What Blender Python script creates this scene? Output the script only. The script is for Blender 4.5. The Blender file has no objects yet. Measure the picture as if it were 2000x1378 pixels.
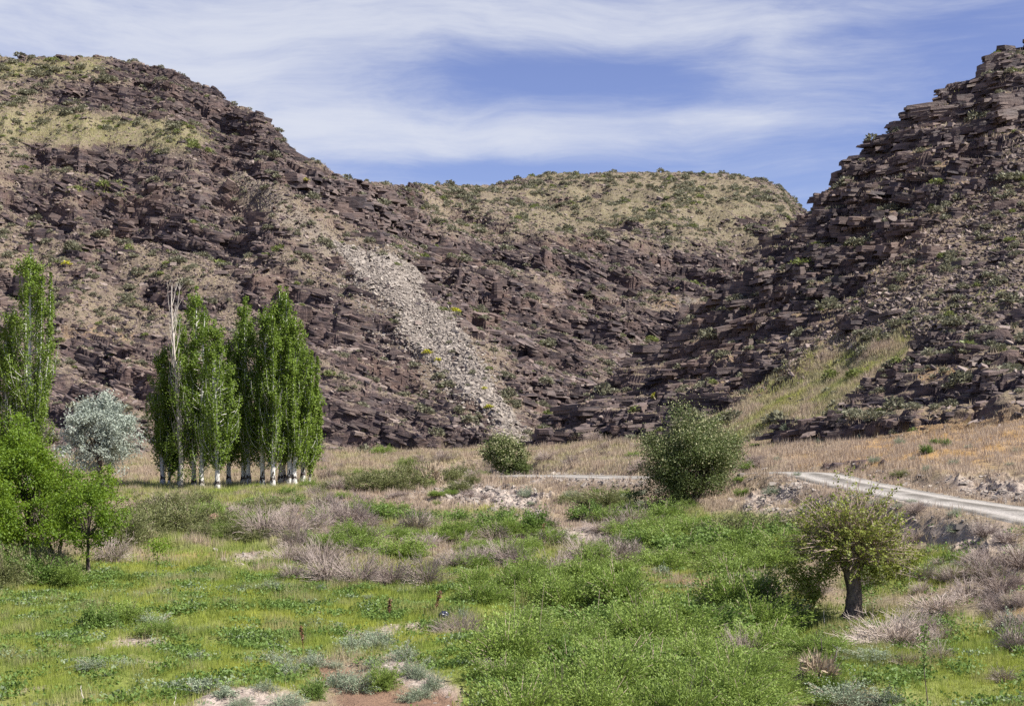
import bpy, math
import numpy as np
from mathutils import Vector, Matrix

# ------------------------------------------------------------------ camera, sky, sun, exposure
scene = bpy.context.scene
C = scene.collection
F = 2747.0            # focal length in photo pixels (photo 2000 wide)
CX, HY = 1000.0, 800.0  # principal column, horizon row
CAMZ = 7.0
cam_d = bpy.data.cameras.new('camera')
cam_d.sensor_width = 36.0
cam_d.lens = F / 2000 * 36.0
cam_d.shift_y = (HY - 689.0) / 2000.0
cam_d.clip_start = 0.1
cam_d.clip_end = 8000
cam = bpy.data.objects.new('camera', cam_d)
cam.location = (0, 0, CAMZ)
cam.rotation_euler = (math.radians(90), 0, 0)
C.objects.link(cam)
scene.camera = cam
scene.view_settings.view_transform = 'Standard'
scene.view_settings.look = 'None'
scene.view_settings.gamma = 1
scene.view_settings.exposure = 0.92
scene.cycles.use_denoising = False
scene.cycles.max_bounces = 5
scene.cycles.diffuse_bounces = 3
scene.cycles.transmission_bounces = 3
scene.cycles.transparent_max_bounces = 4

SUN_DIR = Vector((0.62, -0.22, 0.80)).normalized()     # towards the sun
sun_el = math.asin(SUN_DIR.z)
sun_az = math.atan2(SUN_DIR.x, SUN_DIR.y)
sd = bpy.data.lights.new('sun', 'SUN')
sd.energy = 4.9
sd.angle = math.radians(0.5)
sd.color = (1.0, 0.95, 0.865)
sun = bpy.data.objects.new('sun', sd)
sun.rotation_euler = SUN_DIR.to_track_quat('Z', 'Y').to_euler()
sun.location = (60, -20, 90)
C.objects.link(sun)


class NT:
    """tiny helper round a node tree"""
    def __init__(s, tree):
        s.t = tree
        s.n = tree.nodes
        s.l = tree.links

    def node(s, typ, **kw):
        nd = s.n.new(typ)
        for k, v in kw.items():
            setattr(nd, k, v)
        return nd

    def put(s, sock, v):
        if isinstance(v, bpy.types.NodeSocket):
            s.l.new(v, sock)
        elif v is not None:
            sock.default_value = v

    def math(s, op, a, b=None, c=None, clamp=False):
        nd = s.node('ShaderNodeMath', operation=op, use_clamp=clamp)
        s.put(nd.inputs[0], a)
        if b is not None: s.put(nd.inputs[1], b)
        if c is not None: s.put(nd.inputs[2], c)
        return nd.outputs[0]

    def mix(s, fac, a, b, blend='MIX'):
        nd = s.node('ShaderNodeMix', data_type='RGBA', blend_type=blend)
        s.put(nd.inputs[0], fac)
        s.put(nd.inputs[6], a if not isinstance(a, tuple) else (*a, 1))
        s.put(nd.inputs[7], b if not isinstance(b, tuple) else (*b, 1))
        return nd.outputs[2]

    def ramp(s, v, lo, hi, a=0.0, b=1.0, smooth=True):
        nd = s.node('ShaderNodeMapRange', interpolation_type='SMOOTHSTEP' if smooth else 'LINEAR')
        s.put(nd.inputs[0], v)
        s.put(nd.inputs[1], lo); s.put(nd.inputs[2], hi)
        s.put(nd.inputs[3], a); s.put(nd.inputs[4], b)
        return nd.outputs[0]

    def noise(s, vec, scale, detail=4, rough=0.55, dist=0.0):
        nd = s.node('ShaderNodeTexNoise')
        s.put(nd.inputs['Vector'], vec)
        nd.inputs['Scale'].default_value = scale
        nd.inputs['Detail'].default_value = detail
        nd.inputs['Roughness'].default_value = rough
        nd.inputs['Distortion'].default_value = dist
        return nd.outputs['Fac']

    def mapping(s, vec, scale=(1, 1, 1), rot=(0, 0, 0), loc=(0, 0, 0)):
        nd = s.node('ShaderNodeMapping')
        s.put(nd.inputs[0], vec)
        nd.inputs['Location'].default_value = loc
        nd.inputs['Rotation'].default_value = rot
        nd.inputs['Scale'].default_value = scale
        return nd.outputs[0]

    def attr(s, name):
        return s.node('ShaderNodeAttribute', attribute_name=name).outputs['Fac']


world = bpy.data.worlds.new('World')
scene.world = world
world.use_nodes = True
w = NT(world.node_tree)
for nd in list(w.n):
    w.n.remove(nd)
sky = w.node('ShaderNodeTexSky', sky_type='NISHITA')
sky.sun_disc = False
sky.sun_elevation = sun_el
sky.sun_rotation = sun_az
sky.altitude = 800
sky.air_density = 1.0
sky.dust_density = 0.4
sky.ozone_density = 2.0
dirv = w.node('ShaderNodeTexCoord').outputs['Generated']
sep = w.node('ShaderNodeSeparateXYZ'); w.put(sep.inputs[0], dirv)
dx, dy, dz = sep.outputs
# high thin cirrus: streaks drawn out along the horizon, patches fixed in the world's directions
az = w.math('ARCTAN2', dx, dy)               # 0 = +Y, right positive
cmb = w.node('ShaderNodeCombineXYZ')
w.put(cmb.inputs[0], az); w.put(cmb.inputs[1], dz); cmb.inputs[2].default_value = 0.0
ang = cmb.outputs[0]
wrp = w.node('ShaderNodeTexNoise'); w.put(wrp.inputs['Vector'], w.mapping(ang, (5, 9, 1)))
wrp.inputs['Scale'].default_value = 1.0; wrp.inputs['Detail'].default_value = 2
wadd = w.node('ShaderNodeVectorMath', operation='MULTIPLY_ADD')
w.put(wadd.inputs[0], wrp.outputs['Color']); wadd.inputs[1].default_value = (0.16, 0.05, 0); w.put(wadd.inputs[2], ang)
angw = wadd.outputs[0]
st1 = w.noise(w.mapping(angw, (5.0, 22, 1), (0, 0, 0.10)), 1.0, 6, 0.52)
st2 = w.noise(w.mapping(angw, (16, 110, 1), (0, 0, -0.16), (3, 1, 0)), 1.0, 6, 0.66)


def blob(a0, z0, ra, rz, amp):
    u = w.math('DIVIDE', w.math('SUBTRACT', az, a0), ra)
    v = w.math('DIVIDE', w.math('SUBTRACT', dz, z0), rz)
    d = w.math('ADD', w.math('MULTIPLY', u, u), w.math('MULTIPLY', v, v))
    g = w.math('EXPONENT', w.math('MULTIPLY', d, -1.0))
    return w.math('MULTIPLY', g, amp)


def sky_at(px, py):
    v = Vector(((px - CX) / F, 1, (HY - py) / F)).normalized()
    return math.atan2(v.x, v.y), v.z


cov = None
for (px, py, rx, ry, amp) in [
        (150, 60, 600, 95, 0.62), (900, 30, 650, 60, 0.55), (480, 200, 230, 120, 0.34), (850, 262, 560, 52, 0.66),
        (620, 300, 220, 40, 0.28), (1480, 235, 210, 26, 0.42), (1500, 85, 35, 60, 0.22), (1660, 110, 170, 35, 0.2),
        (1350, 60, 260, 40, 0.26), (1750, 25, 300, 24, 0.18),
        (1150, 150, 240, 34, -0.46), (900, 335, 320, 22, -0.42), (1880, 170, 260, 90, -0.2),
        (1650, 330, 200, 60, -0.2)]:
    a0, z0 = sky_at(px, py)
    b = blob(a0, z0, rx / F, ry / F, amp)
    cov = b if cov is None else w.math('ADD', cov, b)
stk = w.math('ADD', w.math('MULTIPLY', w.math('SUBTRACT', st1, 0.5), 1.5), w.math('MULTIPLY', w.math('SUBTRACT', st2, 0.5), 0.8))
cl = w.math('ADD', w.math('ADD', cov, stk), 0.12)
cl = w.ramp(cl, -0.2, 1.15, 0.0, 0.86)
hs = w.node('ShaderNodeHueSaturation')
hs.inputs['Hue'].default_value = 0.515
hs.inputs['Saturation'].default_value = 0.9
hs.inputs['Value'].default_value = 0.9
w.put(hs.inputs['Color'], sky.outputs[0])
blue = w.mix(1.0, hs.outputs[0], (0.78, 0.80, 1.0), 'MULTIPLY')
skyc = w.mix(cl, blue, (5.2, 5.4, 5.95))
bg = w.node('ShaderNodeBackground')
w.put(bg.inputs[0], skyc)
bg.inputs[1].default_value = 0.078
wo = w.node('ShaderNodeOutputWorld')
w.l.new(bg.outputs[0], wo.inputs[0])

rng = np.random.default_rng(11)


# ------------------------------------------------------------------ numpy noise
def _h(ix, iy, seed):
    h = (ix.astype(np.int64) * 374761393 + iy.astype(np.int64) * 668265263 + seed * 1442695041) & 0xFFFFFFFF
    h = ((h ^ (h >> 13)) * 1274126177) & 0xFFFFFFFF
    h = h ^ (h >> 16)
    return h.astype(np.float64) / 4294967296.0


def vnoise(x, y, seed=0):
    ix = np.floor(x); iy = np.floor(y)
    fx = x - ix; fy = y - iy

    def g(dx_, dy_):
        a = _h(ix + dx_, iy + dy_, seed) * 2 * np.pi
        return np.cos(a) * (fx - dx_) + np.sin(a) * (fy - dy_)
    u = fx * fx * fx * (fx * (fx * 6 - 15) + 10); v = fy * fy * fy * (fy * (fy * 6 - 15) + 10)
    a = g(0, 0); b = g(1, 0); c = g(0, 1); d = g(1, 1)
    return ((a + (b - a) * u) + ((c + (d - c) * u) - (a + (b - a) * u)) * v) * 1.5


def fbm(x, y, octv=4, seed=0, rough=0.5):
    s = 0; a = 1.0; t = 0
    for i in range(octv):
        s = s + a * vnoise(x, y, seed + i * 17); t += a
        x = x * 2.03 + 7.1; y = y * 2.03 - 3.7; a *= rough
    return s / t


def voro(x, y, seed=0):
    """nearest cell: distance, border distance, two random numbers"""
    ix = np.floor(x); iy = np.floor(y)
    f1 = np.full(x.shape, 9.0); f2 = np.full(x.shape, 9.0)
    r1 = np.zeros(x.shape); r2 = np.zeros(x.shape)
    for i in (-1, 0, 1):
        for j in (-1, 0, 1):
            cx = ix + i; cy = iy + j
            px = cx + _h(cx, cy, seed); py = cy + _h(cx, cy, seed + 5)
            d = np.hypot(px - x, py - y)
            m = d < f1
            f2 = np.where(m, f1, np.minimum(f2, d))
            r1 = np.where(m, _h(cx, cy, seed + 9), r1); r2 = np.where(m, _h(cx, cy, seed + 13), r2)
            f1 = np.where(m, d, f1)
    return f1, f2 - f1, r1, r2


def sstep(a, b, x):
    t = np.clip((x - a) / (b - a), 0, 1)
    return t * t * (3 - 2 * t)


# ------------------------------------------------------------------ terrain grid (denser where the land is near and steep)
cols = np.concatenate([np.arange(-900, -60, 12.0), np.arange(-60, 2060, 1.9), np.arange(2060, 2950, 12.0)])
rows = [5.0]
while rows[-1] < 700:
    y = rows[-1]
    k = 0.03 if y < 22 else 0.0042 if y < 92 else 0.0016 if y < 300 else 0.0028 if y < 415 else 0.03
    rows.append(y * (1 + k))
rows = np.array(rows)
NR, NC = len(rows), len(cols)
PX, YY = np.meshgrid(cols, rows)
XX = (PX - CX) / F * YY


def wpt(px, py, Y):
    return np.array([(px - CX) / F * Y, Y, CAMZ + (HY - py) / F * Y])


def stations(table, px):
    """table: {px: [(Y,py)...]} -> Y nodes and py nodes for each column"""
    ks = sorted(table)
    ny = len(table[ks[0]])
    Yn = np.array([[np.interp(p, ks, [table[k][j][0] for k in ks]) for j in range(ny)] for p in px])
    Pn = np.array([[np.interp(p, ks, [table[k][j][1] for k in ks]) for j in range(ny)] for p in px])
    return Yn, Pn


def smooth1(a, n):
    k = np.hanning(n + 2)[1:-1]; k /= k.sum()
    pad = n // 2
    b = np.concatenate([np.repeat(a[:1], pad, 0), a, np.repeat(a[-1:], pad, 0)])
    return np.stack([np.convolve(b[:, j], k, 'valid')[:len(a)] for j in range(a.shape[1])], 1)


def hill(table, back, front=0.5):
    dense = np.arange(-900, 2951, 6.0)
    Yn, Pn = stations(table, dense)
    Yn = smooth1(Yn, 9); Pn[:, :-1] = smooth1(Pn, 9)[:, :-1]; Pn[:, -1:] = smooth1(Pn[:, -1:], 3)
    Z = np.empty((NR, NC)); T = np.empty((NR, NC))
    for c, p in enumerate(cols):
        yn = np.array([np.interp(p, dense, Yn[:, j]) for j in range(Yn.shape[1])])
        zn = CAMZ + (HY - np.array([np.interp(p, dense, Pn[:, j]) for j in range(Pn.shape[1])])) / F * yn
        z = np.interp(rows, yn, zn)
        z = np.where(rows > yn[-1], zn[-1] - np.minimum((rows - yn[-1]) * back, 60) * sstep(0, 12, rows - yn[-1]), z)
        z = np.where(rows < yn[0], zn[0] - (yn[0] - rows) * front, z)
        Z[:, c] = z
        T[:, c] = (rows - yn[0]) / (yn[-1] - yn[0])
    return Z, T


LT = {
    -900: [(160, 890), (190, 720), (220, 520), (245, 330), (280, 140)],
    -250: [(168, 890), (196, 705), (228, 490), (256, 270), (300, 108)],
    0: [(170, 892), (198, 700), (232, 482), (262, 262), (302, 107)],
    200: [(170, 890), (198, 700), (232, 485), (262, 275), (300, 107)],
    270: [(170, 888), (197, 700), (230, 490), (258, 290), (297, 119)],
    345: [(171, 886), (196, 700), (228, 495), (252, 300), (290, 136)],
    360: [(171, 886), (196, 700), (228, 495), (252, 302), (289, 148)],
    425: [(172, 885), (195, 700), (225, 500), (250, 315), (284, 172)],
    440: [(172, 885), (195, 700), (225, 500), (250, 320), (283, 192)],
    505: [(172, 885), (194, 702), (221, 510), (243, 345), (270, 212)],
    540: [(172, 885), (193, 704), (218, 515), (240, 360), (264, 248)],
    560: [(172, 885), (192, 705), (216, 520), (237, 375), (259, 276)],
    580: [(172, 885), (192, 706), (215, 525), (236, 385), (258, 297)],
    625: [(172, 886), (191, 710), (213, 540), (235, 405), (257, 312)],
    650: [(172, 886), (190, 714), (212, 548), (235, 418), (257, 330)],
    700: [(172, 886), (190, 720), (212, 560), (235, 442), (262, 350)],
    780: [(172, 886), (190, 730), (213, 585), (242, 462), (292, 357)],
    860: [(172, 884), (190, 742), (215, 602), (252, 480), (335, 359)],
    960: [(172, 880), (191, 748), (219, 612), (262, 484), (370, 361)],
    1010: [(174, 876), (193, 750), (222, 614), (270, 482), (384, 346)],
    1100: [(180, 858), (200, 742), (230, 610), (280, 480), (395, 337)],
    1250: [(195, 822), (215, 722), (245, 602), (290, 490), (400, 335)],
    1440: [(212, 762), (235, 672), (260, 574), (300, 500), (400, 338)],
    1500: [(216, 745), (238, 662), (262, 570), (300, 502), (400, 352)],
    1535: [(218, 740), (240, 660), (264, 570), (300, 505), (400, 372)],
    1570: [(220, 738), (242, 660), (266, 572), (300, 510), (400, 410)],
    1750: [(230, 735), (250, 670), (270, 600), (300, 560), (400, 490)],
    2950: [(230, 735), (250, 670), (270, 600), (300, 560), (400, 490)],
}
RT = {
    -900: [(150, 1300), (160, 1300), (168, 1300), (174, 1300)],
    900: [(160, 1000), (163, 995), (167, 990), (170, 985)],
    1010: [(158, 895), (162, 892), (166, 888), (168, 884)],
    1040: [(158, 878), (162, 874), (166, 863), (168, 845)],
    1100: [(154, 876), (159, 855), (165, 825), (169, 790)],
    1180: [(148, 872), (155, 838), (162, 790), (169, 737)],
    1240: [(142, 870), (151, 822), (161, 765), (170, 700)],
    1300: [(136, 868), (147, 812), (159, 745), (170, 672)],
    1335: [(133, 862), (145, 800), (158, 722), (171, 625)],
    1385: [(129, 850), (143, 775), (158, 690), (172, 580)],
    1460: [(122, 850), (140, 760), (156, 650), (173, 515)],
    1520: [(116, 862), (136, 752), (154, 615), (175, 452)],
    1580: [(111, 876), (131, 748), (151, 592), (176, 400)],
    1645: [(106, 880), (128, 740), (150, 570), (177, 335)],
    1700: [(103, 872), (125, 730), (148, 540), (178, 276)],
    1765: [(101, 862), (123, 718), (147, 515), (178, 225)],
    1800: [(100, 855), (122, 710), (146, 500), (178, 192)],
    1900: [(98, 835), (121, 690), (146, 462), (178, 140)],
    1960: [(96, 815), (120, 670), (146, 430), (177, 88)],
    2050: [(95, 800), (120, 650), (146, 400), (176, 68)],
    2300: [(94, 785), (120, 620), (146, 370), (175, 10)],
    2950: [(92, 770), (118, 600), (144, 340), (172, -40)],
}
ZL, TL = hill(LT, 0.35)
ZR, TR = hill(RT, 0.9)

# valley floor: thin plate through points read off the photograph with their distances
VP = [(-300, 1378, 32), (0, 1378, 32), (500, 1372, 31), (830, 1365, 31), (1200, 1378, 32), (1600, 1378, 32), (2000, 1378, 31),
      (2300, 1340, 31), (0, 1250, 42), (500, 1250, 42), (900, 1245, 41), (1300, 1260, 41), (1700, 1262, 42), (2000, 1222, 41),
      (2200, 1170, 42), (-200, 1140, 56), (150, 1132, 56), (700, 1125, 57), (1100, 1130, 56), (1665, 1212, 47),
      (1450, 1180, 50), (1900, 1140, 49), (2050, 1080, 50), (0, 1030, 80), (400, 1020, 82), (800, 1020, 80),
      (1150, 1050, 73), (1300, 1008, 84), (1500, 1030, 72), (1700, 1075, 62), (1850, 1072, 57),
      (1980, 1003, 60), (1800, 975, 69), (1650, 945, 79), (1570, 924, 88), (1400, 933, 97), (1240, 933, 104), (1120, 930, 113),
      (1010, 930, 122), (940, 935, 130), (-300, 950, 122), (0, 950, 122), (300, 950, 123), (500, 950, 125), (650, 945, 122),
      (850, 950, 112), (960, 990, 99), (1080, 984, 97), (1200, 978, 94), (0, 893, 168), (300, 888, 170), (600, 885, 172),
      (850, 888, 170), (1000, 880, 165), (1150, 872, 148), (1300, 870, 136), (1500, 880, 108), (1700, 895, 92),
      (2000, 925, 74), (2000, 842, 90), (1800, 882, 88), (2200, 830, 88), (1420, 888, 112), (1100, 903, 131),
      (2200, 1000, 56), (-600, 940, 122), (2600, 1150, 42), (2600, 900, 80), (0, 850, 260), (1000, 850, 260), (2000, 780, 260)]
vp = np.array([wpt(*p) for p in VP] + [(-8, 8, 0.0), (8, 8, 0.2), (0, 18, 0.1), (-60, 40, 0.3)])


def tps_fit(P, z, lam=0.0):
    n = len(P); d = np.hypot(P[:, None, 0] - P[None, :, 0], P[:, None, 1] - P[None, :, 1])
    K = np.where(d > 0, d * d * np.log(d + 1e-9), 0) + lam * np.eye(n)
    Q = np.c_[np.ones(n), P]
    A = np.block([[K, Q], [Q.T, np.zeros((3, 3))]])
    return np.linalg.solve(A, np.r_[z, 0, 0, 0])


def tps_eval(P, wt, x, y):
    out = wt[-3] + wt[-2] * x + wt[-1] * y
    for i in range(len(P)):
        d2 = (x - P[i, 0]) ** 2 + (y - P[i, 1]) ** 2
        out = out + wt[i] * 0.5 * d2 * np.log(d2 + 1e-9)
    return out


wt = tps_fit(vp[:, :2], vp[:, 2], 3.0)
ri = np.unique(np.r_[np.arange(0, NR, 10), NR - 1]); ci = np.unique(np.r_[np.arange(0, NC, 10), NC - 1])
small = tps_eval(vp[:, :2], wt, XX[np.ix_(ri, ci)], YY[np.ix_(ri, ci)])
tmp = np.stack([np.interp(np.arange(NC), ci, r) for r in small])
ZV = np.stack([np.interp(np.arange(NR), ri, tmp[:, c]) for c in range(NC)], 1)
ZV = np.clip(ZV, -1.5, 12)
ZV = np.where(YY > 200, np.minimum(ZV, 2.0), ZV)


def capsule(px, py, x0, y0, x1, y1, r0, r1=None, soft=0.35):
    """1 inside a tapered capsule, 0 outside"""
    r1 = r0 if r1 is None else r1
    vx, vy = x1 - x0, y1 - y0
    t = np.clip(((px - x0) * vx + (py - y0) * vy) / (vx * vx + vy * vy + 1e-9), 0, 1)
    d = np.hypot(px - x0 - t * vx, py - y0 - t * vy) / (r0 + (r1 - r0) * t)
    return 1 - sstep(1 - soft, 1 + soft, d)


# gravel road
ROAD_PTS = np.array([wpt(*p) for p in [(2500, 1120, 42), (2230, 1060, 50), (1985, 1001, 60), (1880, 985, 64.5), (1790, 970, 69), (1660, 944, 78),
                                       (1575, 925, 87), (1490, 925, 92), (1390, 931, 97), (1240, 932.5, 104), (1120, 930, 113), (1010, 929, 122), (950, 933, 132), (900, 930, 146)]])


def densify(P, step=0.8):
    out = []
    n = len(P)
    for i in range(n - 1):
        p0 = P[max(i - 1, 0)]; p1 = P[i]; p2 = P[i + 1]; p3 = P[min(i + 2, n - 1)]
        m = max(2, int(np.linalg.norm(p2 - p1) / step))
        for k in range(m):
            t = k / m
            out.append(0.5 * ((2 * p1) + (-p0 + p2) * t + (2 * p0 - 5 * p1 + 4 * p2 - p3) * t * t + (-p0 + 3 * p1 - 3 * p2 + p3) * t ** 3))
    out.append(P[-1])
    return np.array(out)


road = densify(ROAD_PTS)
RW = 2.05 + 1.3 * sstep(95, 103, YY)      # the far stretch lies open across the view
rd = np.full((NR, NC), 99.0); rz = np.zeros((NR, NC))
selr = (YY > 38) & (YY < 155) & (XX > -12)
sx, sy = XX[selr], YY[selr]
bd = np.full(sx.shape, 99.0); bz = np.zeros(sx.shape)
for i in range(len(road) - 1):
    a = road[i]; b = road[i + 1]; v = b[:2] - a[:2]
    t = np.clip(((sx - a[0]) * v[0] + (sy - a[1]) * v[1]) / (v @ v), 0, 1)
    d = np.hypot(sx - a[0] - t * v[0], sy - a[1] - t * v[1])
    m = d < bd
    bd = np.where(m, d, bd); bz = np.where(m, a[2] + t * (b[2] - a[2]), bz)
rd[selr] = bd; rz[selr] = bz

# small relief of the valley floor
und = 0.5 * fbm(XX / 8, YY / 8, 3, 3) + 0.34 * np.maximum(fbm(XX / 2.4, YY / 2.4, 3, 8), -.15)
ZV = ZV + und
PYV = HY - (ZV - CAMZ) / YY * F
# eroded banks, mounds and the bare hump in the foreground
def bump(x0, y0, Y, r, h, ex=1.0):
    c = wpt(x0, y0, Y)
    return h * np.exp(-(((XX - c[0]) / (r * ex)) ** 2 + ((YY - c[1]) / r) ** 2))
ZV = ZV + bump(820, 1330, 32.5, 1.6, 0.45, 1.6) + bump(480, 1378, 30.5, 1.3, 0.35, 1.5) + bump(300, 1210, 46, 2.0, 0.35, 2.2)
ZV = ZV + bump(420, 1020, 80, 1.3, 0.9) + bump(1070, 1045, 73, 2, 0.5, 1.6) + bump(680, 1000, 86, 3, 0.5, 2)
gul = capsule(PX, PYV, 880, 960, 1060, 985, 38, 34, 0.5) + capsule(PX, PYV, 1470, 985, 1560, 950, 36, 36, 0.5) + \
    capsule(PX, PYV, 1830, 1040, 1960, 1060, 40, 30, 0.5) + capsule(PX, PYV, 1880, 945, 2020, 950, 20, 24, 0.5)
gul = np.clip(gul, 0, 1)
rid = 1 - np.abs(fbm(XX / 1.6, YY / 3.5, 3, 31)) * 4
ZV = ZV + gul * np.clip(rid, -1, 1) * 0.32
# dark ledges beside the road
led = np.clip(capsule(PX + 30 * und, PYV, 1610, 908, 1730, 905, 6, 3, 0.6) * sstep(-.12, .15, fbm(XX / 1.2, YY / 2.5, 3, 37)), 0, 1)
ZV = ZV + led * 0.25
rb = (1 - sstep(0, 1, (rd - RW - 0.3) / 1.9))
ZV = ZV * (1 - rb) + (rz - 0.03) * rb

# hills: broad relief, then broken into strata and blocks
winL = sstep(0.02, 0.2, TL) * sstep(1.0, 0.78, TL) * (TL < 1)
mac = 1 - np.abs(fbm(XX / 34 + 4, YY / 50, 4, 41)) * 3.2
ZL = ZL + winL * (mac * 3.2 - 1.0 + 1.4 * fbm(XX / 12, YY / 12, 3, 44))
winR = sstep(0.05, 0.25, TR) * sstep(1.0, 0.75, TR) * (TR < 1)
ZR = ZR + winR * (1.6 * fbm(XX / 22, YY / 22, 3, 51) + 0.8 * fbm(XX / 7, YY / 7, 3, 55))
PYL = HY - (ZL - CAMZ) / YY * F
PYR = HY - (ZR - CAMZ) / YY * F
# spur of bedded rock coming down towards the road, grassy hollow on its left
spur = capsule(PX, PYR, 1515, 884, 1740, 806, 17, 52, 0.5) + capsule(PX, PYR, 1720, 800, 2060, 700, 46, 90, 0.6)
spur = np.clip(spur, 0, 1)
holl = np.clip(capsule(PX, PYR, 1415, 862, 1640, 752, 50, 78, 0.4) + capsule(PX, PYR, 1640, 745, 1760, 660, 56, 22, 0.4), 0, 1) * (1 - spur)
ZR = ZR + spur * 1.9 - holl * 0.5

wxy = fbm(XX / 10, YY / 10, 3, 71), fbm(XX / 10, YY / 10, 3, 73)


def terrace(z, T, a=0.6, keep=0.3):
    q = z / T
    k = np.floor(q); f = q - k
    g = np.where(f < a, f * keep, a * keep + (1 - a * keep) * sstep(a, 1.0, f))
    return T * (k + g)


def blocks(Z, T, cell, dip, seed, amt, a=0.6, jit=0.9, sx_=1.0):
    f1, eb, r1, r2 = voro(XX / cell / sx_ + wxy[0] * .5, YY / cell + wxy[1] * .5, seed)
    s = Z + dip * XX + r1 * T * jit
    return (terrace(s, T, a) - dip * XX - r1 * T * jit) - Z, eb, r2


rockL = 1 - np.clip(capsule(PX, PYL, -200, 235, 360, 262, 46, 30, 0.6) + capsule(PX, PYL, -300, 150, 180, 130, 24, 16, 0.6) * .8 +
                    capsule(PX, PYL, 860, 400, 1500, 430, 42, 66, 0.8) * .88 + capsule(PX, PYL, 1080, 370, 1430, 380, 44, 40, .5) * .9, 0, 1)
rockL = np.clip(rockL + (PX > 900) * .9 * sstep(.06, .3, fbm(XX / 16, YY / 8, 4, 161)) * (YY > 280), 0, 1)
scree = np.clip(capsule(PX, PYL, 655, 478, 750, 525, 8, 28, 0.5) + capsule(PX + 16 * wxy[0] * 3, PYL, 765, 540, 862, 668, 40, 42, 0.4) +
                capsule(PX, PYL, 866, 668, 926, 745, 38, 30, 0.4) + capsule(PX, PYL, 926, 745, 990, 815, 22, 13, 0.5) + capsule(PX, PYL, 985, 820, 1005, 850, 20, 26, .7) * .6, 0, 1)
scree2 = np.clip(capsule(PX, PYL, 480, 350, 640, 480, 22, 22, 0.5), 0, 1) * 0.6
talus = np.clip(sstep(-0.1, 0.25, fbm(XX / 16 + 9, YY / 16, 4, 91)), 0, 1) * 0.55
rockL = np.clip(rockL, 0, 1) * (1 - scree) * (1 - scree2)
rockL = rockL * (1 - talus)
rubR = np.clip(capsule(PX, PYR, 2050, 330, 1780, 560, 100, 70, 0.5) + capsule(PX, PYR, 1780, 560, 1500, 760, 60, 26, 0.5) + capsule(PX, PYR, 2050, 480, 1800, 620, 70, 40, 0.5), 0, 1)
rockR = np.clip(1 - 1.5 * holl - rubR * 0.5, 0, 1) * sstep(-0.02, 0.06, TR + 0.02 * wxy[0])
gR = (PYR > 870 - 0.09 * (PX - 1500)) & (PX > 1500)
rockR = np.where(gR & (spur < 0.3), 0, np.maximum(rockR, np.clip(spur * 1.4 - .2, 0, 1)))

# where the left mountain stands out as dark cliff, and where it is covered in paler talus (read off the photograph)
def caps(L, px, py):
    o = np.zeros(px.shape)
    for it in L:
        o = np.maximum(o, capsule(px, py, *it, soft=0.7))
    return o
wq = PX + 55 * fbm(XX / 9, YY / 9, 4, 141), PYL + 26 * fbm(XX / 9, YY / 9, 4, 143)
cliff = caps([(230, 128, 440, 190, 14, 22), (370, 215, 545, 262, 30, 30), (120, 185, 300, 190, 16, 20), (430, 285, 560, 330, 26, 24), (560, 330, 700, 380, 26, 30),
              (700, 380, 830, 450, 34, 28), (60, 290, 250, 330, 16, 20), (200, 390, 460, 470, 40, 55), (40, 400, 120, 440, 18, 26), (470, 560, 600, 600, 22, 30),
              (170, 690, 290, 730, 30, 34), (600, 620, 770, 700, 36, 44), (640, 800, 930, 880, 60, 36), (850, 545, 1000, 600, 30, 40), (1000, 600, 1140, 780, 48, 50),
              (870, 480, 1440, 530, 20, 34), (1150, 610, 1300, 690, 50, 50), (-20, 520, 60, 600, 20, 16), (0, 740, 160, 800, 26, 40), (300, 560, 420, 590, 14, 16), (900, 420, 990, 440, 10, 10)], *wq)
tal = caps([(0, 350, 120, 620, 50, 46), (150, 600, 460, 650, 30, 24), (250, 510, 440, 520, 20, 26), (470, 350, 640, 470, 30, 30), (480, 620, 560, 760, 26, 30),
            (850, 400, 1060, 450, 24, 26), (640, 700, 760, 780, 20, 18), (1000, 800, 900, 700, 16, 14), (500, 470, 640, 540, 24, 24), (0, 880, 600, 880, 14, 10)], *wq)
rockL = np.clip(rockL * (.85 + .5 * cliff) * (1 - .6 * tal) + .55 * cliff * (1 - scree), 0, 1)
talus = np.clip(talus * .6 + tal, 0, 1)
b0, e0, q0 = blocks(ZL, 7.0, 17.0, 0.28, 151, 1, 0.66, 0.9, 1.4)
ZL = ZL + b0 * np.clip(cliff * rockL, 0, 1) * 0.85 * (TL < .93)
b1, e1, q1 = blocks(ZL, 3.1, 8.0, 0.32, 101, 1, 0.62, 0.9)
b2, e2, q2 = blocks(ZL + b1, 1.15, 3.0, 0.34, 111, 1, 0.55, 0.9, 1.6)
b3, e3, q3 = blocks(ZL, 0.5, 1.6, 0.2, 117, 1, 0.5, 0.9, 1.5)
ampL = rockL * sstep(-0.5, 0.15, fbm(XX / 26, YY / 26, 3, 121) + 0.2)
ZL = ZL + (b1 * 0.75 * ampL + b2 * ampL) + b3 * 0.5 * (1 - scree)
ZL = ZL + 0.25 * fbm(XX / 1.3, YY / 1.3, 3, 131) * (1 - 0.5 * scree)
c1, g1, k1 = blocks(ZR, 3.3, 6.0, -0.05, 201, 1, 0.62, 0.8, 1.5)
c2, g2, k2 = blocks(ZR + c1, 1.0, 2.6, -0.05, 211, 1, 0.55, 0.8, 1.6)
ZR = ZR + (c1 * (1 - rubR * 0.8) + c2 * 0.9) * rockR
ZR = ZR - rockR * (1 - rubR) * 0.5 * sstep(0.10, 0.02, g1)
ZR = ZR + 0.2 * fbm(XX / 1.2, YY / 1.2, 3, 231) * (1 - 0.7 * holl)

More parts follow.
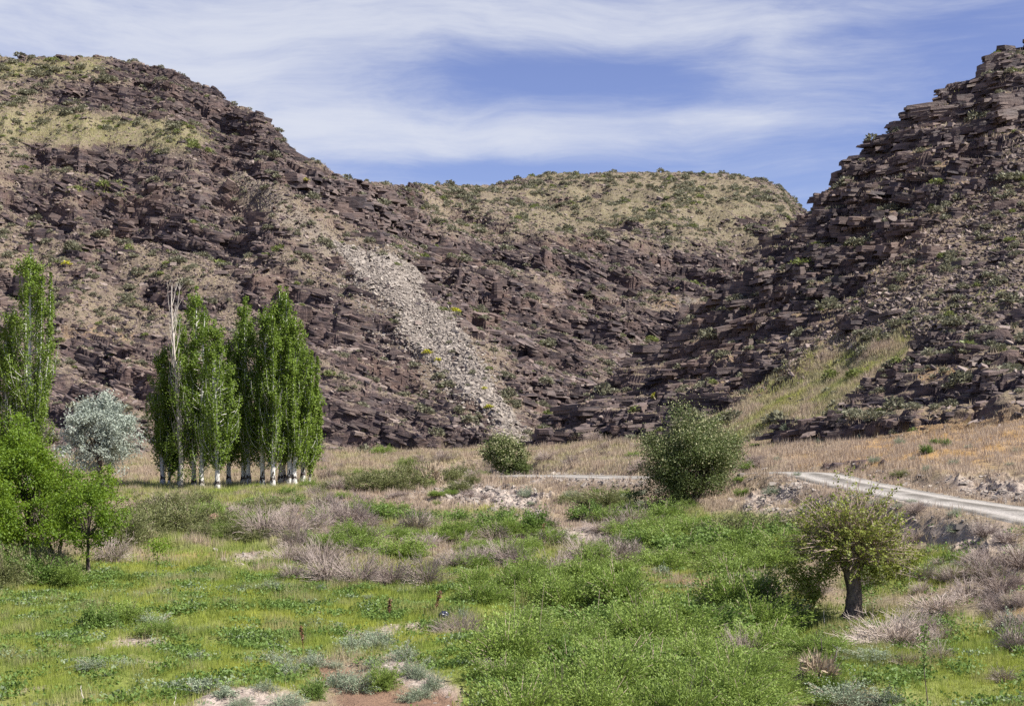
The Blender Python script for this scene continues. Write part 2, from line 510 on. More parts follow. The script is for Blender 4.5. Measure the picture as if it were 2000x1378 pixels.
Z = np.maximum(np.maximum(ZV, ZL), ZR)
Z = np.maximum(Z, -3)
zone = np.where(ZR >= np.maximum(ZV, ZL), 2, np.where(ZL > ZV, 1, 0))
zone = np.where((zone == 1) & (PX > 900) & (PYL < 500) & (YY > 250), 3, zone)
PY = HY - (Z - CAMZ) / YY * F
# visibility from around the camera position
runmin = np.minimum.accumulate(PY, 0)
vis = PY <= np.vstack([np.full((1, NC), 9e9), runmin[:-1]]) + 9


def gz(x, y):
    """ground height under world points"""
    p = np.asarray(x) / np.asarray(y) * F + CX
    c = np.interp(p, cols, np.arange(NC)); r = np.interp(y, rows, np.arange(NR))
    c0 = np.clip(np.floor(c).astype(int), 0, NC - 2); r0 = np.clip(np.floor(r).astype(int), 0, NR - 2)
    fc = c - c0; fr = r - r0
    return (Z[r0, c0] * (1 - fc) + Z[r0, c0 + 1] * fc) * (1 - fr) + (Z[r0 + 1, c0] * (1 - fc) + Z[r0 + 1, c0 + 1] * fc) * fr


def ghit(px, py, lo=24):
    """first ground point seen at this place of the photo"""
    c = int(np.clip(np.searchsorted(cols, px), 0, NC - 1))
    r = np.nonzero((PY[:, c] <= py) & (rows > lo))[0]
    r = r[0] if len(r) else NR - 200
    y = rows[r]
    x = (px - CX) / F * y
    return np.array([x, y, float(gz(x, y))])


# ------------------------------------------------------------------ mesh building
def raw_mesh(name, V, faces, attrs=None, smooth=False):
    """faces: (n,k) int array"""
    V = np.ascontiguousarray(V, dtype=np.float32); faces = np.ascontiguousarray(faces, dtype=np.int32)
    n, k = faces.shape
    me = bpy.data.meshes.new(name)
    me.vertices.add(len(V)); me.vertices.foreach_set('co', V.ravel())
    me.loops.add(n * k); me.loops.foreach_set('vertex_index', faces.ravel())
    me.polygons.add(n)
    me.polygons.foreach_set('loop_start', np.arange(0, n * k, k, dtype=np.int32))
    me.polygons.foreach_set('loop_total', np.full(n, k, dtype=np.int32))
    me.polygons.foreach_set('use_smooth', np.full(n, smooth, dtype=bool))
    for an, av in (attrs or {}).items():
        at = me.attributes.new(an, 'FLOAT', 'POINT')
        at.data.foreach_set('value', np.ascontiguousarray(av, dtype=np.float32))
    me.update(calc_edges=True)
    return me


def obj(name, me, mat=None, parent=None, loc=None):
    o = bpy.data.objects.new(name, me)
    C.objects.link(o)
    if mat is not None and me is not None and len(me.materials) == 0:
        me.materials.append(mat)
    if parent is not None:
        o.parent = parent
    if loc is not None:
        o.location = loc
    return o


def tag(o, label=None, cat=None, group=None, kind=None):
    if label: o['label'] = label
    if cat: o['category'] = cat
    if group: o['group'] = group
    if kind: o['kind'] = kind
    return o


def new_mat(name):
    m = bpy.data.materials.new(name)
    m.use_nodes = True
    t = NT(m.node_tree)
    for nd in list(t.n):
        t.n.remove(nd)
    return m, t


def finish(t, col, rough=0.9, bump=None, bstr=0.5, bdist=0.1, spec=0.2):
    b = t.node('ShaderNodeBsdfPrincipled')
    t.put(b.inputs['Base Color'], col if not isinstance(col, tuple) else (*col, 1))
    t.put(b.inputs['Roughness'], rough)
    b.inputs['Specular IOR Level'].default_value = spec
    if bump is not None:
        bn = t.node('ShaderNodeBump')
        bn.inputs['Strength'].default_value = bstr
        bn.inputs['Distance'].default_value = bdist
        t.put(bn.inputs['Height'], bump)
        t.l.new(bn.outputs[0], b.inputs['Normal'])
    o = t.node('ShaderNodeOutputMaterial')
    t.l.new(b.outputs[0], o.inputs[0])
    return b


def world_pos(t):
    return t.node('ShaderNodeNewGeometry').outputs['Position']


def rock_colour(t, P, dip=0.0):
    """desert-varnished shale: near-black purple with brown, grey and rusty beds"""
    strat = t.mapping(P, (0.30, 0.30, 1.7), (0, dip, 0))
    lay = t.noise(strat, 1.0, 5, 0.62, 0.6)
    big = t.noise(P, 0.11, 3, 0.5)
    mid = t.noise(P, 0.9, 4, 0.6)
    fine = t.noise(P, 5.0, 3, 0.6)
    c = t.mix(t.ramp(lay, 0.38, 0.62), (0.028, 0.020, 0.022), (0.140, 0.098, 0.086))
    c = t.mix(t.ramp(mid, 0.42, 0.75, 0, 0.8), c, (0.066, 0.052, 0.060))
    c = t.mix(t.ramp(big, 0.50, 0.68, 0, 0.6), c, (0.155, 0.10, 0.078))
    c = t.mix(t.ramp(fine, 0.58, 0.8, 0, 0.5), c, (0.22, 0.185, 0.165))
    h = t.math('ADD', t.math('MULTIPLY', lay, 1.0), t.math('MULTIPLY', fine, 0.35))
    return c, h, fine, mid, big


def hill_mat(name, dip, soil, soil2, nz_lo, nz_hi, rock_bias=0.0):
    m, t = new_mat(name)
    P = world_pos(t)
    rc, h, fine, mid, big = rock_colour(t, P, dip)
    geo = t.node('ShaderNodeNewGeometry')
    sp = t.node('ShaderNodeSeparateXYZ'); t.put(sp.inputs[0], geo.outputs['True Normal'])
    soft = t.noise(P, 0.35, 5, 0.6)
    sc = t.mix(t.ramp(soft, 0.35, 0.65), soil, soil2)
    sc = t.mix(t.ramp(fine, 0.35, 0.75, 0, 0.55), sc, (0.21, 0.165, 0.13))
    peb = t.noise(P, 2.6, 4, 0.75)
    sc = t.mix(t.ramp(peb, 0.56, 0.68, 0, 0.8), sc, (0.085, 0.068, 0.064))
    gr = t.attr('green')
    gn = t.noise(P, 1.3, 5, 0.7)
    sc = t.mix(t.math('MULTIPLY', gr, t.ramp(gn, 0.32, 0.6)), sc, (0.17, 0.19, 0.045))
    orr = t.attr('ochre')
    sc = t.mix(t.math('MULTIPLY', orr, t.ramp(gn, 0.3, 0.65, 0.25, 0.9)), sc, (0.33, 0.20, 0.09))
    sc = t.mix(t.attr('pale'), sc, t.mix(t.ramp(peb, 0.4, 0.6), (0.31, 0.28, 0.25), (0.20, 0.18, 0.16)))
    # steep faces are bare rock, ledges hold soil
    nz = t.math('ADD', sp.outputs[2], t.math('MULTIPLY', t.math('SUBTRACT', mid, 0.5), 0.5))
    flat = t.ramp(nz, nz_lo, nz_hi)
    rk = t.attr('rock')
    keep = t.math('SUBTRACT', 1.0, t.math('MULTIPLY', rk, t.math('SUBTRACT', 1.0, flat)))
    keep = t.math('SUBTRACT', keep, t.math('MULTIPLY', rk, t.ramp(soft, 0.5, 0.66, 0, 0.75)), clamp=True)
    steep = t.ramp(sp.outputs[2], 0.42, 0.62)
    keep = t.math('MINIMUM', keep, t.math('MAXIMUM', steep, t.attr('pale')))
    col = t.mix(keep, rc, sc)
    finish(t, col, 0.82, t.math('ADD', h, t.math('MULTIPLY', peb, 0.8)), 0.9, 0.35, 0.25)
    return m


mat_hill_left = hill_mat('shale_left', 0.22, (0.195, 0.150, 0.116), (0.27, 0.213, 0.155), 0.76, 0.97)
mat_hill_right = hill_mat('shale_right', -0.05, (0.165, 0.125, 0.10), (0.25, 0.185, 0.12), 0.64, 0.86)
mat_hill_back = hill_mat('shale_back', 0.1, (0.165, 0.130, 0.098), (0.225, 0.185, 0.13), 0.74, 0.93)


def ground_mat():
    m, t = new_mat('valley_soil')
    P = world_pos(t)
    n1 = t.noise(P, 0.12, 4, 0.6); n2 = t.noise(P, 0.7, 5, 0.65); n3 = t.noise(P, 6, 4, 0.7); n4 = t.noise(P, 22, 3, 0.7)
    g = t.mix(t.ramp(n2, 0.3, 0.7), (0.17, 0.21, 0.05), (0.25, 0.27, 0.075))
    g = t.mix(t.ramp(n3, 0.35, 0.75, 0, 0.7), g, (0.10, 0.105, 0.035))
    dry = t.mix(t.ramp(n2, 0.35, 0.65), (0.30, 0.235, 0.18), (0.25, 0.20, 0.125))
    dry = t.mix(t.ramp(n3, 0.45, 0.75, 0, 0.7), dry, (0.16, 0.12, 0.095))
    c = t.mix(t.attr('green'), dry, g)
    c = t.mix(t.math('MULTIPLY', t.attr('ochre'), t.ramp(n2, 0.3, 0.6, 0.3, 1.0)), c, (0.34, 0.21, 0.085))
    pale = t.mix(t.ramp(n3, 0.36, 0.62), (0.46, 0.39, 0.335), (0.27, 0.22, 0.19))
    c = t.mix(t.attr('pale'), c, pale)
    c = t.mix(t.attr('red'), c, t.mix(t.ramp(n4, 0.35, 0.65), (0.245, 0.155, 0.105), (0.155, 0.10, 0.072)))
    rc, h, *_ = rock_colour(t, P, 0)
    c = t.mix(t.attr('rock'), c, rc)
    finish(t, c, 0.95, t.math('ADD', t.math('MULTIPLY', n3, 1.0), t.math('MULTIPLY', n4, 0.4)), 0.8, 0.12, 0.1)
    return m


mat_ground = ground_mat()


def blobm(items, px, py, warp=0.0):
    o = np.zeros(px.shape)
    for it in items:
        o = np.maximum(o, capsule(px, py, *it[:6], soft=0.6) * (it[6] if len(it) > 6 else 1))
    return o


nzA = fbm(XX / 3.0, YY / 3.0, 4, 301); nzB = fbm(XX / 1.1, YY / 1.1, 3, 311)
wpx = PX + nzA * 60; wpy = PY + nzB * 16
green = np.zeros((NR, NC))
# valley grass: where the meadow is green
gv = blobm([(-100, 1180, 900, 1190, 90, 90), (-100, 1290, 560, 1290, 110, 80), (300, 1090, 560, 1090, 60, 50, .9), (560, 1240, 900, 1180, 70, 60),
            (900, 1300, 1500, 1260, 110, 110), (1500, 1240, 2050, 1340, 60, 110, 1), (1050, 1120, 1450, 1080, 60, 50, .9), (1200, 1050, 1520, 1060, 50, 50),
            (700, 1050, 1000, 1020, 34, 30, .7), (1700, 1120, 1850, 1110, 50, 30, .8), (250, 960, 620, 975, 20, 20, .7), (880, 1360, 1100, 1360, 60, 60)], wpx, wpy)
pale = blobm([(880, 955, 1050, 985, 20, 24), (1470, 985, 1570, 950, 18, 16, .8), (420, 1378, 570, 1384, 38, 32), (770, 1300, 870, 1368, 22, 20),
              (1850, 1040, 1960, 1055, 26, 26, .7), (90, 1262, 125, 1256, 6, 6, .8), (440, 1090, 530, 1086, 8, 6, .8), (1040, 1045, 1220, 1052, 16, 14, .9), (200, 1262, 320, 1250, 8, 8, .7), (840, 1215, 700, 1240, 6, 8, .7),
              (1860, 945, 2030, 960, 16, 22, .8), (0, 1340, 90, 1345, 5, 5, .5), (780, 960, 900, 962, 6, 6, .6), (670, 1235, 720, 1235, 6, 6, .6), (960, 925, 1240, 940, 8, 8, .7),
              (1500, 1000, 1900, 1045, 8, 16, .45), (270, 1288, 320, 1300, 8, 8, .6)], wpx, wpy)
red = blobm([(640, 1300, 760, 1378, 20, 46), (700, 1378, 860, 1378, 36, 30), (420, 1012, 428, 1012, 20, 20, .5), (575, 1290, 640, 1290, 10, 14, .6)], wpx, wpy)
ochre = blobm([(1700, 880, 2050, 850, 34, 46, .9), (1560, 900, 1700, 890, 14, 20, .6), (1380, 880, 1480, 850, 16, 22, .4), (1290, 1130, 1380, 1140, 12, 14, .8), (300, 1085, 420, 1085, 10, 10, .5),
               (1990, 1200, 2050, 1220, 40, 40, .5)], wpx, wpy)
grass_edge = sstep(0.2, -0.35, nzB + 0.5 * nzA)
gv = gv * (1 - pale) * (1 - red) * (1 - 0.85 * ochre)
rockg = np.clip(led * 1.2, 0, 1)
# greenery on the hills
gh = blobm([(1420, 860, 1560, 790, 30, 40, .45), (1560, 800, 1680, 735, 34, 24, .6), (-50, 240, 400, 270, 36, 26, .32), (150, 370, 240, 380, 12, 14, .9),
            (1060, 400, 1480, 430, 50, 60, .08), (1500, 900, 1620, 880, 14, 14, .9), (1100, 870, 1250, 862, 10, 10, .6), (-100, 140, 200, 130, 20, 14, .4),
            (1840, 610, 2000, 570, 16, 20, .6), (560, 240, 640, 330, 20, 20, .2)], wpx, wpy)
oh = blobm([(1600, 860, 2100, 830, 30, 40, .9), (1800, 730, 1880, 715, 14, 10, .9), (1300, 590, 1330, 600, 10, 10, .8), (1560, 470, 1580, 460, 14, 10, .6), (300, 180, 330, 186, 12, 8, .9),
            (130, 650, 280, 660, 14, 10, .6), (1450, 700, 1950, 220, 90, 60, .45), (680, 640, 740, 660, 20, 10, .4)], wpx, wpy)
paleL = np.clip(scree + scree2 * 0.6, 0, 1) * (zone != 2) + (zone != 2) * blobm([(1340, 580, 1360, 630, 12, 12, .9), (1350, 640, 1300, 670, 12, 8, .9)], wpx, wpy)
greenA = np.where(zone == 0, gv, np.clip(gh + 0.12, 0, 1))
ochA = np.where(zone == 0, ochre, oh)
palA = np.where(zone == 0, pale, np.clip(paleL, 0, 1))
rckA = np.where(zone == 0, rockg, np.where(zone == 2, rockR, rockL))
V_all = np.stack([XX, YY, Z], -1).reshape(-1, 3)
idx = np.arange(NR * NC).reshape(NR, NC)
quads = np.stack([idx[:-1, :-1], idx[:-1, 1:], idx[1:, 1:], idx[1:, :-1]], -1).reshape(-1, 4)
zq = zone[:-1, :-1].ravel()
for zi, nm, mt in ((0, 'valley_ground', mat_ground), (1, 'left_mountain', mat_hill_left), (2, 'right_mountain', mat_hill_right), (3, 'back_hill', mat_hill_back)):
    q = quads[zq == zi]
    used, inv = np.unique(q.ravel(), return_inverse=True)
    me = raw_mesh(nm, V_all[used], inv.reshape(-1, 4),
                  {'green': greenA.ravel()[used], 'ochre': ochA.ravel()[used], 'pale': palA.ravel()[used], 'red': red.ravel()[used], 'rock': rckA.ravel()[used]})
    tag(obj(nm, me, mt), kind='structure')
# land beyond the modelled valley, out to the horizon, below everything else
g = 6000
me = raw_mesh('far_ground', np.array([[-g, -g, -3.6], [g, -g, -3.6], [g, g, -3.6], [-g, g, -3.6]]), np.array([[0, 1, 2, 3]]))
tag(obj('far_ground', me, mat_ground), kind='structure')

# the gravel road: a crowned strip of its own lying on its bed
m, t = new_mat('road_gravel')
P = world_pos(t)
n = t.noise(P, 9, 4, 0.7); n2 = t.noise(P, 0.8, 3, 0.5)
trk = t.attr('track')
c = t.mix(t.ramp(n, 0.35, 0.7), (0.45, 0.42, 0.38), (0.28, 0.26, 0.24))
c = t.mix(t.math('MULTIPLY', t.ramp(n2, 0.3, 0.6, 0.4, 1.0), t.math('SUBTRACT', 1.0, trk)), c, (0.13, 0.12, 0.105))
finish(t, c, 0.95, n, 0.8, 0.06, 0.1)
rx = np.linspace(-1, 1, 15)
RWR = 2.05 + 1.3 * sstep(95, 103, road[:, 1])
tn = np.gradient(road[:, :2], axis=0); tn /= np.linalg.norm(tn, axis=1)[:, None]
nrm = np.stack([tn[:, 1], -tn[:, 0]], 1)
edge = 0.22 * fbm(np.arange(len(road)) / 3.0, np.zeros(len(road)), 3, 400)
RV = []; TK = []
for j, r in enumerate(rx):
    ww = r * RWR * (1 + edge * abs(r))
    p = road[:, :2] + nrm * ww[:, None]
    tr = math.exp(-((abs(r) - 0.47) / 0.23) ** 2)
    zz = road[:, 2] + 0.03 + 0.07 * (1 - r ** 2) - 0.05 * tr
    if abs(r) > 0.99:
        zz = zz - 0.12
    RV.append(np.c_[p, zz]); TK.append(np.full(len(road), tr))
RV = np.stack(RV, 1); TK = np.stack(TK, 1)
nr_ = len(road); ii = np.arange(nr_ * 15).reshape(nr_, 15)
qd = np.stack([ii[:-1, :-1], ii[:-1, 1:], ii[1:, 1:], ii[1:, :-1]], -1).reshape(-1, 4)
tag(obj('gravel_road', raw_mesh('gravel_road', RV.reshape(-1, 3), qd, {'track': TK.ravel()}), m), kind='structure')


# ------------------------------------------------------------------ rocks
def prism(n, r, th, rg, ex=1.0):
    a = np.sort(rg.uniform(0, 1, n) * 0.6 + np.arange(n)) / n * 2 * np.pi
    rr = r * rg.uniform(0.72, 1.1, n)
    base = np.c_[np.cos(a) * rr * ex, np.sin(a) * rr]
    top = base * rg.uniform(0.86, 1.0, (n, 1))
    zt = th * (1 + rg.uniform(-.12, .12, n))
    V = np.r_[np.c_[base, np.zeros(n)], np.c_[top, zt]]
    i = np.arange(n); j = (i + 1) % n
    Fc = np.r_[np.c_[i, j, j + n], np.c_[i, j + n, i + n], np.c_[np.full(n - 2, n), n + i[1:-1], n + i[2:]]]
    return V, Fc


def stack_proto(rg, k):
    Vs, Fs, off, z = [], [], 0, -0.25
    for q in range(k):
        th = rg.uniform(0.09, 0.24)
        V, Fc = prism(rg.integers(5, 8), 0.5 * rg.uniform(0.72, 1.08), th * 1.02, rg, 1.25)
        V[:, 0] += rg.uniform(-.1, .1); V[:, 1] += rg.uniform(-.1, .1) + 0.03 * q
        V[:, 2] += z
        Vs.append(V); Fs.append(Fc + off); off += len(V); z += th
    V = np.concatenate(Vs)
    return V, np.concatenate(Fs)


def box_proto(rg, k):
    """jointed block: near-rectangular beds lying almost flush"""
    Vs, Fs, off, z = [], [], 0, -0.3
    w0, d0 = rg.uniform(.42, .55), rg.uniform(.34, .5)
    for q in range(k):
        th = rg.uniform(0.10, 0.32)
        b = np.array([[-1, -.7], [-.8, -1], [-.35, -1], [.2, -1], [.7, -1], [1, -.75], [1, -.1], [1, .8], [0, 1], [-1, .8], [-1, 0]]) * [w0, d0]
        n = len(b)
        b = b * rg.uniform(.84, 1.06, (n, 1)) + rg.uniform(-.03, .03, (n, 2)) + rg.uniform(-.05, .05, 2)
        b[:, 0] *= rg.uniform(.8, 1.05)
        V = np.r_[np.c_[b, np.zeros(n)], np.c_[b * rg.uniform(.93, 1.0, (n, 1)), th * (1.01 + rg.uniform(-.06, .06, n))]]
        V[:, 2] += z; z += th
        i = np.arange(n); j = (i + 1) % n
        Fs.append(np.r_[np.c_[i, j, j + n], np.c_[i, j + n, i + n], np.c_[np.full(n - 2, n), n + i[1:-1], n + i[2:]]] + off)
        Vs.append(V); off += 2 * n
    return np.concatenate(Vs), np.concatenate(Fs)


def slab_proto(rg, th):
    V, Fc = prism(rg.integers(4, 8), 0.5, th, rg, 1.3)
    V[:, 2] -= th * 0.5
    return V, Fc


rgp = np.random.default_rng(5)
STACKS = [stack_proto(rgp, int(k)) for k in rgp.integers(2, 5, 14)] + [box_proto(rgp, int(k)) for k in rgp.integers(2, 5, 14)]
SLABS = [slab_proto(rgp, t_) for t_ in rgp.uniform(0.12, 0.5, 14)]
STONES = [slab_proto(rgp, t_) for t_ in rgp.uniform(0.3, 0.7, 8)]


def rotm(yaw, ax, ay):
    cz, sz = np.cos(yaw), np.sin(yaw); cx, sx_ = np.cos(ax), np.sin(ax); cy, sy_ = np.cos(ay), np.sin(ay)
    n = len(yaw); o = np.zeros(n); i = np.ones(n)
    Rz = np.stack([cz, -sz, o, sz, cz, o, o, o, i], -1).reshape(n, 3, 3)
    Rx = np.stack([i, o, o, o, cx, -sx_, o, sx_, cx], -1).reshape(n, 3, 3)
    Ry = np.stack([cy, o, sy_, o, i, o, -sy_, o, cy], -1).reshape(n, 3, 3)
    return Ry @ Rx @ Rz


def scatter(protos, pid, pos, scl, R, tint=None):
    Vs, Fs, Ts, off = [], [], [], 0
    tint = rng.uniform(0, 1, len(pos)) if tint is None else tint
    for k, (V, Fc) in enumerate(protos):
        s = np.nonzero(pid == k)[0]
        if not len(s):
            continue
        W = np.einsum('nij,nvj->nvi', R[s], V[None] * scl[s][:, None, :]) + pos[s][:, None, :]
        Vs.append(W.reshape(-1, 3))
        Fs.append((Fc[None] + (np.arange(len(s)) * len(V))[:, None, None]).reshape(-1, Fc.shape[1]) + off)
        Ts.append(np.repeat(tint[s], len(V)))
        off += len(s) * len(V)
    return np.concatenate(Vs), np.concatenate(Fs), np.concatenate(Ts)


AREA = np.gradient(YY, axis=0) * (YY / F) * np.gradient(PX, axis=1)
INWIN = (PX > -120) & (PX < 2120)


def pick(weight, n, jitter=True):
    p = (np.maximum(weight, 0) * AREA * vis * INWIN).ravel().astype(np.float64)
    cs = np.cumsum(p); cs /= cs[-1]
    k = np.searchsorted(cs, rng.uniform(0, 1, n))
    k = np.clip(k, 0, len(p) - 1)
    x = XX.ravel()[k]; y = YY.ravel()[k]
    if jitter:
        x = x + rng.normal(0, 0.15, n); y = y + rng.normal(0, 0.15, n)
    return k, np.stack([x, y, gz(x, y)], 1)


def rock_scatter_mat(name, dip, light):
    m, t = new_mat(name)
    P = world_pos(t)
    c, h, fine, mid, big = rock_colour(t, P, dip)
    tn_ = t.attr('tint')
    c = t.mix(t.ramp(tn_, 0.25, 1.0, 0, light), c, (0.24, 0.19, 0.165))
    c = t.mix(t.ramp(tn_, 0.0, 0.2, 0.5, 0), c, (0.03, 0.026, 0.032))
    finish(t, c, 0.7, h, 0.8, 0.2, 0.35)
    return m


mat_rock = rock_scatter_mat('varnished_rock', 0.1, 0.32)
mat_rubble = rock_scatter_mat('rubble_rock', 0.1, 1.15)
m, t = new_mat('scree_stone')
tn_ = t.attr('tint'); P = world_pos(t)
c = t.mix(t.ramp(tn_, 0.0, 1.0), (0.19, 0.165, 0.145), (0.35, 0.31, 0.27))
c = t.mix(t.ramp(t.noise(P, 3, 3), 0.4, 0.7, 0, 0.4), c, (0.26, 0.215, 0.18))
finish(t, c, 0.8, None)
mat_scree = m


def region(px, py, zn):
    if zn == 2:
        if px > 1700 and py < 330: return 'high on the right mountain near its top'
        if py < 560: return 'on the stepped upper flank of the right mountain' if px < 1750 else 'on the right mountain above the rubble slope'
        if px < 1330: return 'in the dark gorge mouth at the foot of the right mountain'
        if px > 1500 and py > 690: return 'on the low bedded spur above the orange slope'
        return 'on the lower left flank of the right mountain'
    if zn == 3 or (px > 900 and py < 480): return 'on the rounded hill in the middle distance'
    if zn == 0: return 'on the valley edge below the mountains'
    if py < 200: return 'along the top of the left mountain'
    if py < 330: return 'around the grassy bench of the left mountain'
    if px > 900: return 'on the broken slope right of the pale scree'
    if px > 600: return 'beside the pale scree on the left mountain' if py < 700 else 'at the foot of the left mountain below the scree'
    return 'on the left mountain above the poplars' if py < 640 else 'at the foot of the left mountain behind the poplars'


# bedded outcrops on both mountains
slopeY = np.gradient(Z, axis=0) / np.gradient(YY, axis=0)
ledge = sstep(0.2, 1.0, slopeY)
kR, pR = pick((zone == 2) * rockR ** 2 * sstep(-.5, .1, fbm(XX / 6, YY / 6, 3, 889)) * (0.04 + ledge ** 2), 2800)
kL, pL = pick(((zone == 1) | (zone == 3)) * rockL ** 2 * (0.1 + ledge) * (YY < 396) * np.where(YY < 330, 1, .6), 7200)
sR = np.exp(rng.normal(math.log(1.2), 0.42, len(kR))); sL = np.exp(rng.normal(math.log(1.1), 0.55, len(kL)))
pos = np.r_[pR, pL]; sz = np.clip(np.r_[sR, sL], 0.45, 2.6) * np.clip(pos[:, 1] / 160, .6, 1.3); kk = np.r_[kR, kL]
dip = np.r_[np.full(len(kR), -0.04), np.full(len(kL), 0.3)]
n = len(pos)
scl = np.stack([sz * np.where(np.arange(n) < len(kR), rng.uniform(1.1, 2.4, n), rng.uniform(.85, 1.7, n)), sz * rng.uniform(0.7, 1.1, n), sz * rng.uniform(0.5, 1.0, n)], 1)
pos[:, 2] -= 0.25 * scl[:, 2]; pos[:, 1] += 0.2 * scl[:, 1]
yaw = rng.normal(0, 0.28, n) + np.pi * rng.integers(0, 2, n)
isR = np.arange(n) < len(kR)
_, _, v1, v2 = voro(pos[:, 0] / 11, pos[:, 1] / 11, 777)     # beds tilt alike within one knoll
R_ = rotm(yaw + (v1 - .5) * 1.0, (v1 - .5) * .35 * np.where(isR, .8, 1.2) + rng.normal(0.0, 0.05, n), dip + (v2 - .5) * np.where(isR, .3, .6) + rng.normal(0, 0.06, n))
pid = np.where(rng.uniform(0, 1, n) < np.where(isR, .6, .35), rng.integers(14, 28, n), rng.integers(0, 14, n))
scl[:, 2] *= np.where(pid >= 14, 1.0, 1.0)
tint = rng.uniform(0, 1, n)
appear = scl[:, 0] / pos[:, 1]
pxs = pos[:, 0] / pos[:, 1] * F + CX
order = np.argsort(-appear * ((pxs > 0) & (pxs < 2000)))
ind = order[:300]
rest = order[300:]
V, Fc, T_ = scatter(STACKS, pid[rest], pos[rest], scl[rest], R_[rest], tint[rest])
tag(obj('rock_outcrops', raw_mesh('rock_outcrops', V, Fc, {'tint': T_}), mat_rock), 'small dark bedded outcrops breaking through the mountain slopes', 'rocks', kind='stuff')
stack_me = {}
for i in ind:
    b = int(pid[i]) * 2 + int(tint[i] > 0.5)
    if b not in stack_me:
        V, Fc = STACKS[b // 2]
        stack_me[b] = raw_mesh('rock_outcrop', V, Fc, {'tint': np.full(len(V), 0.12 + 0.7 * (b % 2))})
    o = obj('rock_outcrop', stack_me[b], mat_rock)
    o.matrix_world = Matrix.Translation(Vector(pos[i])) @ Matrix(R_[i].tolist()).to_4x4() @ Matrix.Diagonal(Vector((*scl[i], 1)))
    zn = zone.ravel()[kk[i]]; pyv = HY - (pos[i][2] - CAMZ) / pos[i][1] * F
    rg_ = region(pxs[i], pyv, zn)
    tag(o, 'dark layered rock outcrop ' + rg_, 'rock', 'rock outcrops ' + rg_)

# loose slabs and rubble
k, pos = pick((zone > 0) * (np.where(zone == 2, rockR * .5, rockL * 1.1) * sstep(-.3, .3, fbm(XX / 4, YY / 4, 3, 888)) * 1.4 + 0.12) * (1 + (zone == 3)) * (1 - .9 * ((zone == 2) * holl)) * (YY < 400), 28000)
n = len(pos); sz = np.exp(rng.normal(math.log(0.42), 0.5, n)); sz = np.clip(sz, .15, 1.7)
scl = np.stack([sz * rng.uniform(.9, 1.6, n), sz, sz * rng.uniform(.5, 1.1, n)], 1)
R_ = rotm(rng.uniform(0, 6.28, n), rng.normal(0.12, .22, n), rng.normal(.1, .22, n))
V, Fc, T_ = scatter(SLABS, rng.integers(0, len(SLABS), n), pos, scl, R_)
tag(obj('loose_slabs', raw_mesh('loose_slabs', V, Fc, {'tint': T_}), mat_rubble), 'loose slabs of dark and brown shale littering both mountains', 'rocks', kind='stuff')
k, pos = pick((zone > 0) * (np.where(zone == 2, rubR * 2.2 + 0.1, talus * 0.9 + 0.12 + scree2)) * (1 - .9 * ((zone == 2) * holl)) * (YY < 330), 42000)
n = len(pos); sz = np.clip(np.exp(rng.normal(math.log(0.24), 0.45, n)), .1, .9)
scl = np.stack([sz * rng.uniform(.9, 1.5, n), sz, sz * rng.uniform(.6, 1.2, n)], 1)
R_ = rotm(rng.uniform(0, 6.28, n), rng.normal(0.1, .35, n), rng.normal(.1, .35, n))
V, Fc, T_ = scatter(SLABS, rng.integers(0, len(SLABS), n), pos, scl, R_)
tag(obj('slope_rubble', raw_mesh('slope_rubble', V, Fc, {'tint': T_}), mat_rubble), 'brown rubble scattered over the earthy slopes', 'rubble', kind='stuff')
k, pos = pick((scree + .10 * capsule(PX + 40 * wxy[1], PYL, 740, 540, 950, 780, 80, 50, .5)) * (zone == 1), 30000)
n = len(pos); sz = np.clip(np.exp(rng.normal(math.log(0.18), 0.5, n)), .07, .9)
scl = np.stack([sz * rng.uniform(.9, 1.5, n), sz, sz * rng.uniform(.5, 1.1, n)], 1)
pos[:, 2] += sz * 0.1
R_ = rotm(rng.uniform(0, 6.28, n), rng.normal(0.1, .5, n), rng.normal(.0, .5, n))
V, Fc, T_ = scatter(STONES, rng.integers(0, len(STONES), n), pos, scl, R_)
tag(obj('scree', raw_mesh('scree', V, Fc, {'tint': T_}), mat_scree), 'pale grey stones of the long scree running down the left mountain', 'scree', kind='stuff')
# stones on the road banks and bare earth
k, pos = pick((zone == 0) * (pale * sstep(0, .3, rd - RW) * 1.0 + 0.05 * red + 0.22 * ((rd > RW) & (rd < RW + 1.6) & (PX > 1450)) + 0.004), 5200)
n = len(pos); sz = np.clip(np.exp(rng.normal(math.log(0.10), 0.5, n)), .03, .5) * np.clip(pos[:, 1] / 60, .45, 1.6)
scl = np.stack([sz * rng.uniform(.9, 1.5, n), sz, sz * rng.uniform(.5, 1.0, n)], 1)
R_ = rotm(rng.uniform(0, 6.28, n), rng.normal(0, .3, n), rng.normal(0, .3, n))
V, Fc, T_ = scatter(STONES, rng.integers(0, len(STONES), n), pos, scl, R_)
tag(obj('bank_stones', raw_mesh('bank_stones', V, Fc, {'tint': T_}), mat_scree), 'small pale stones on the bare banks and road edges', 'stones', kind='stuff')


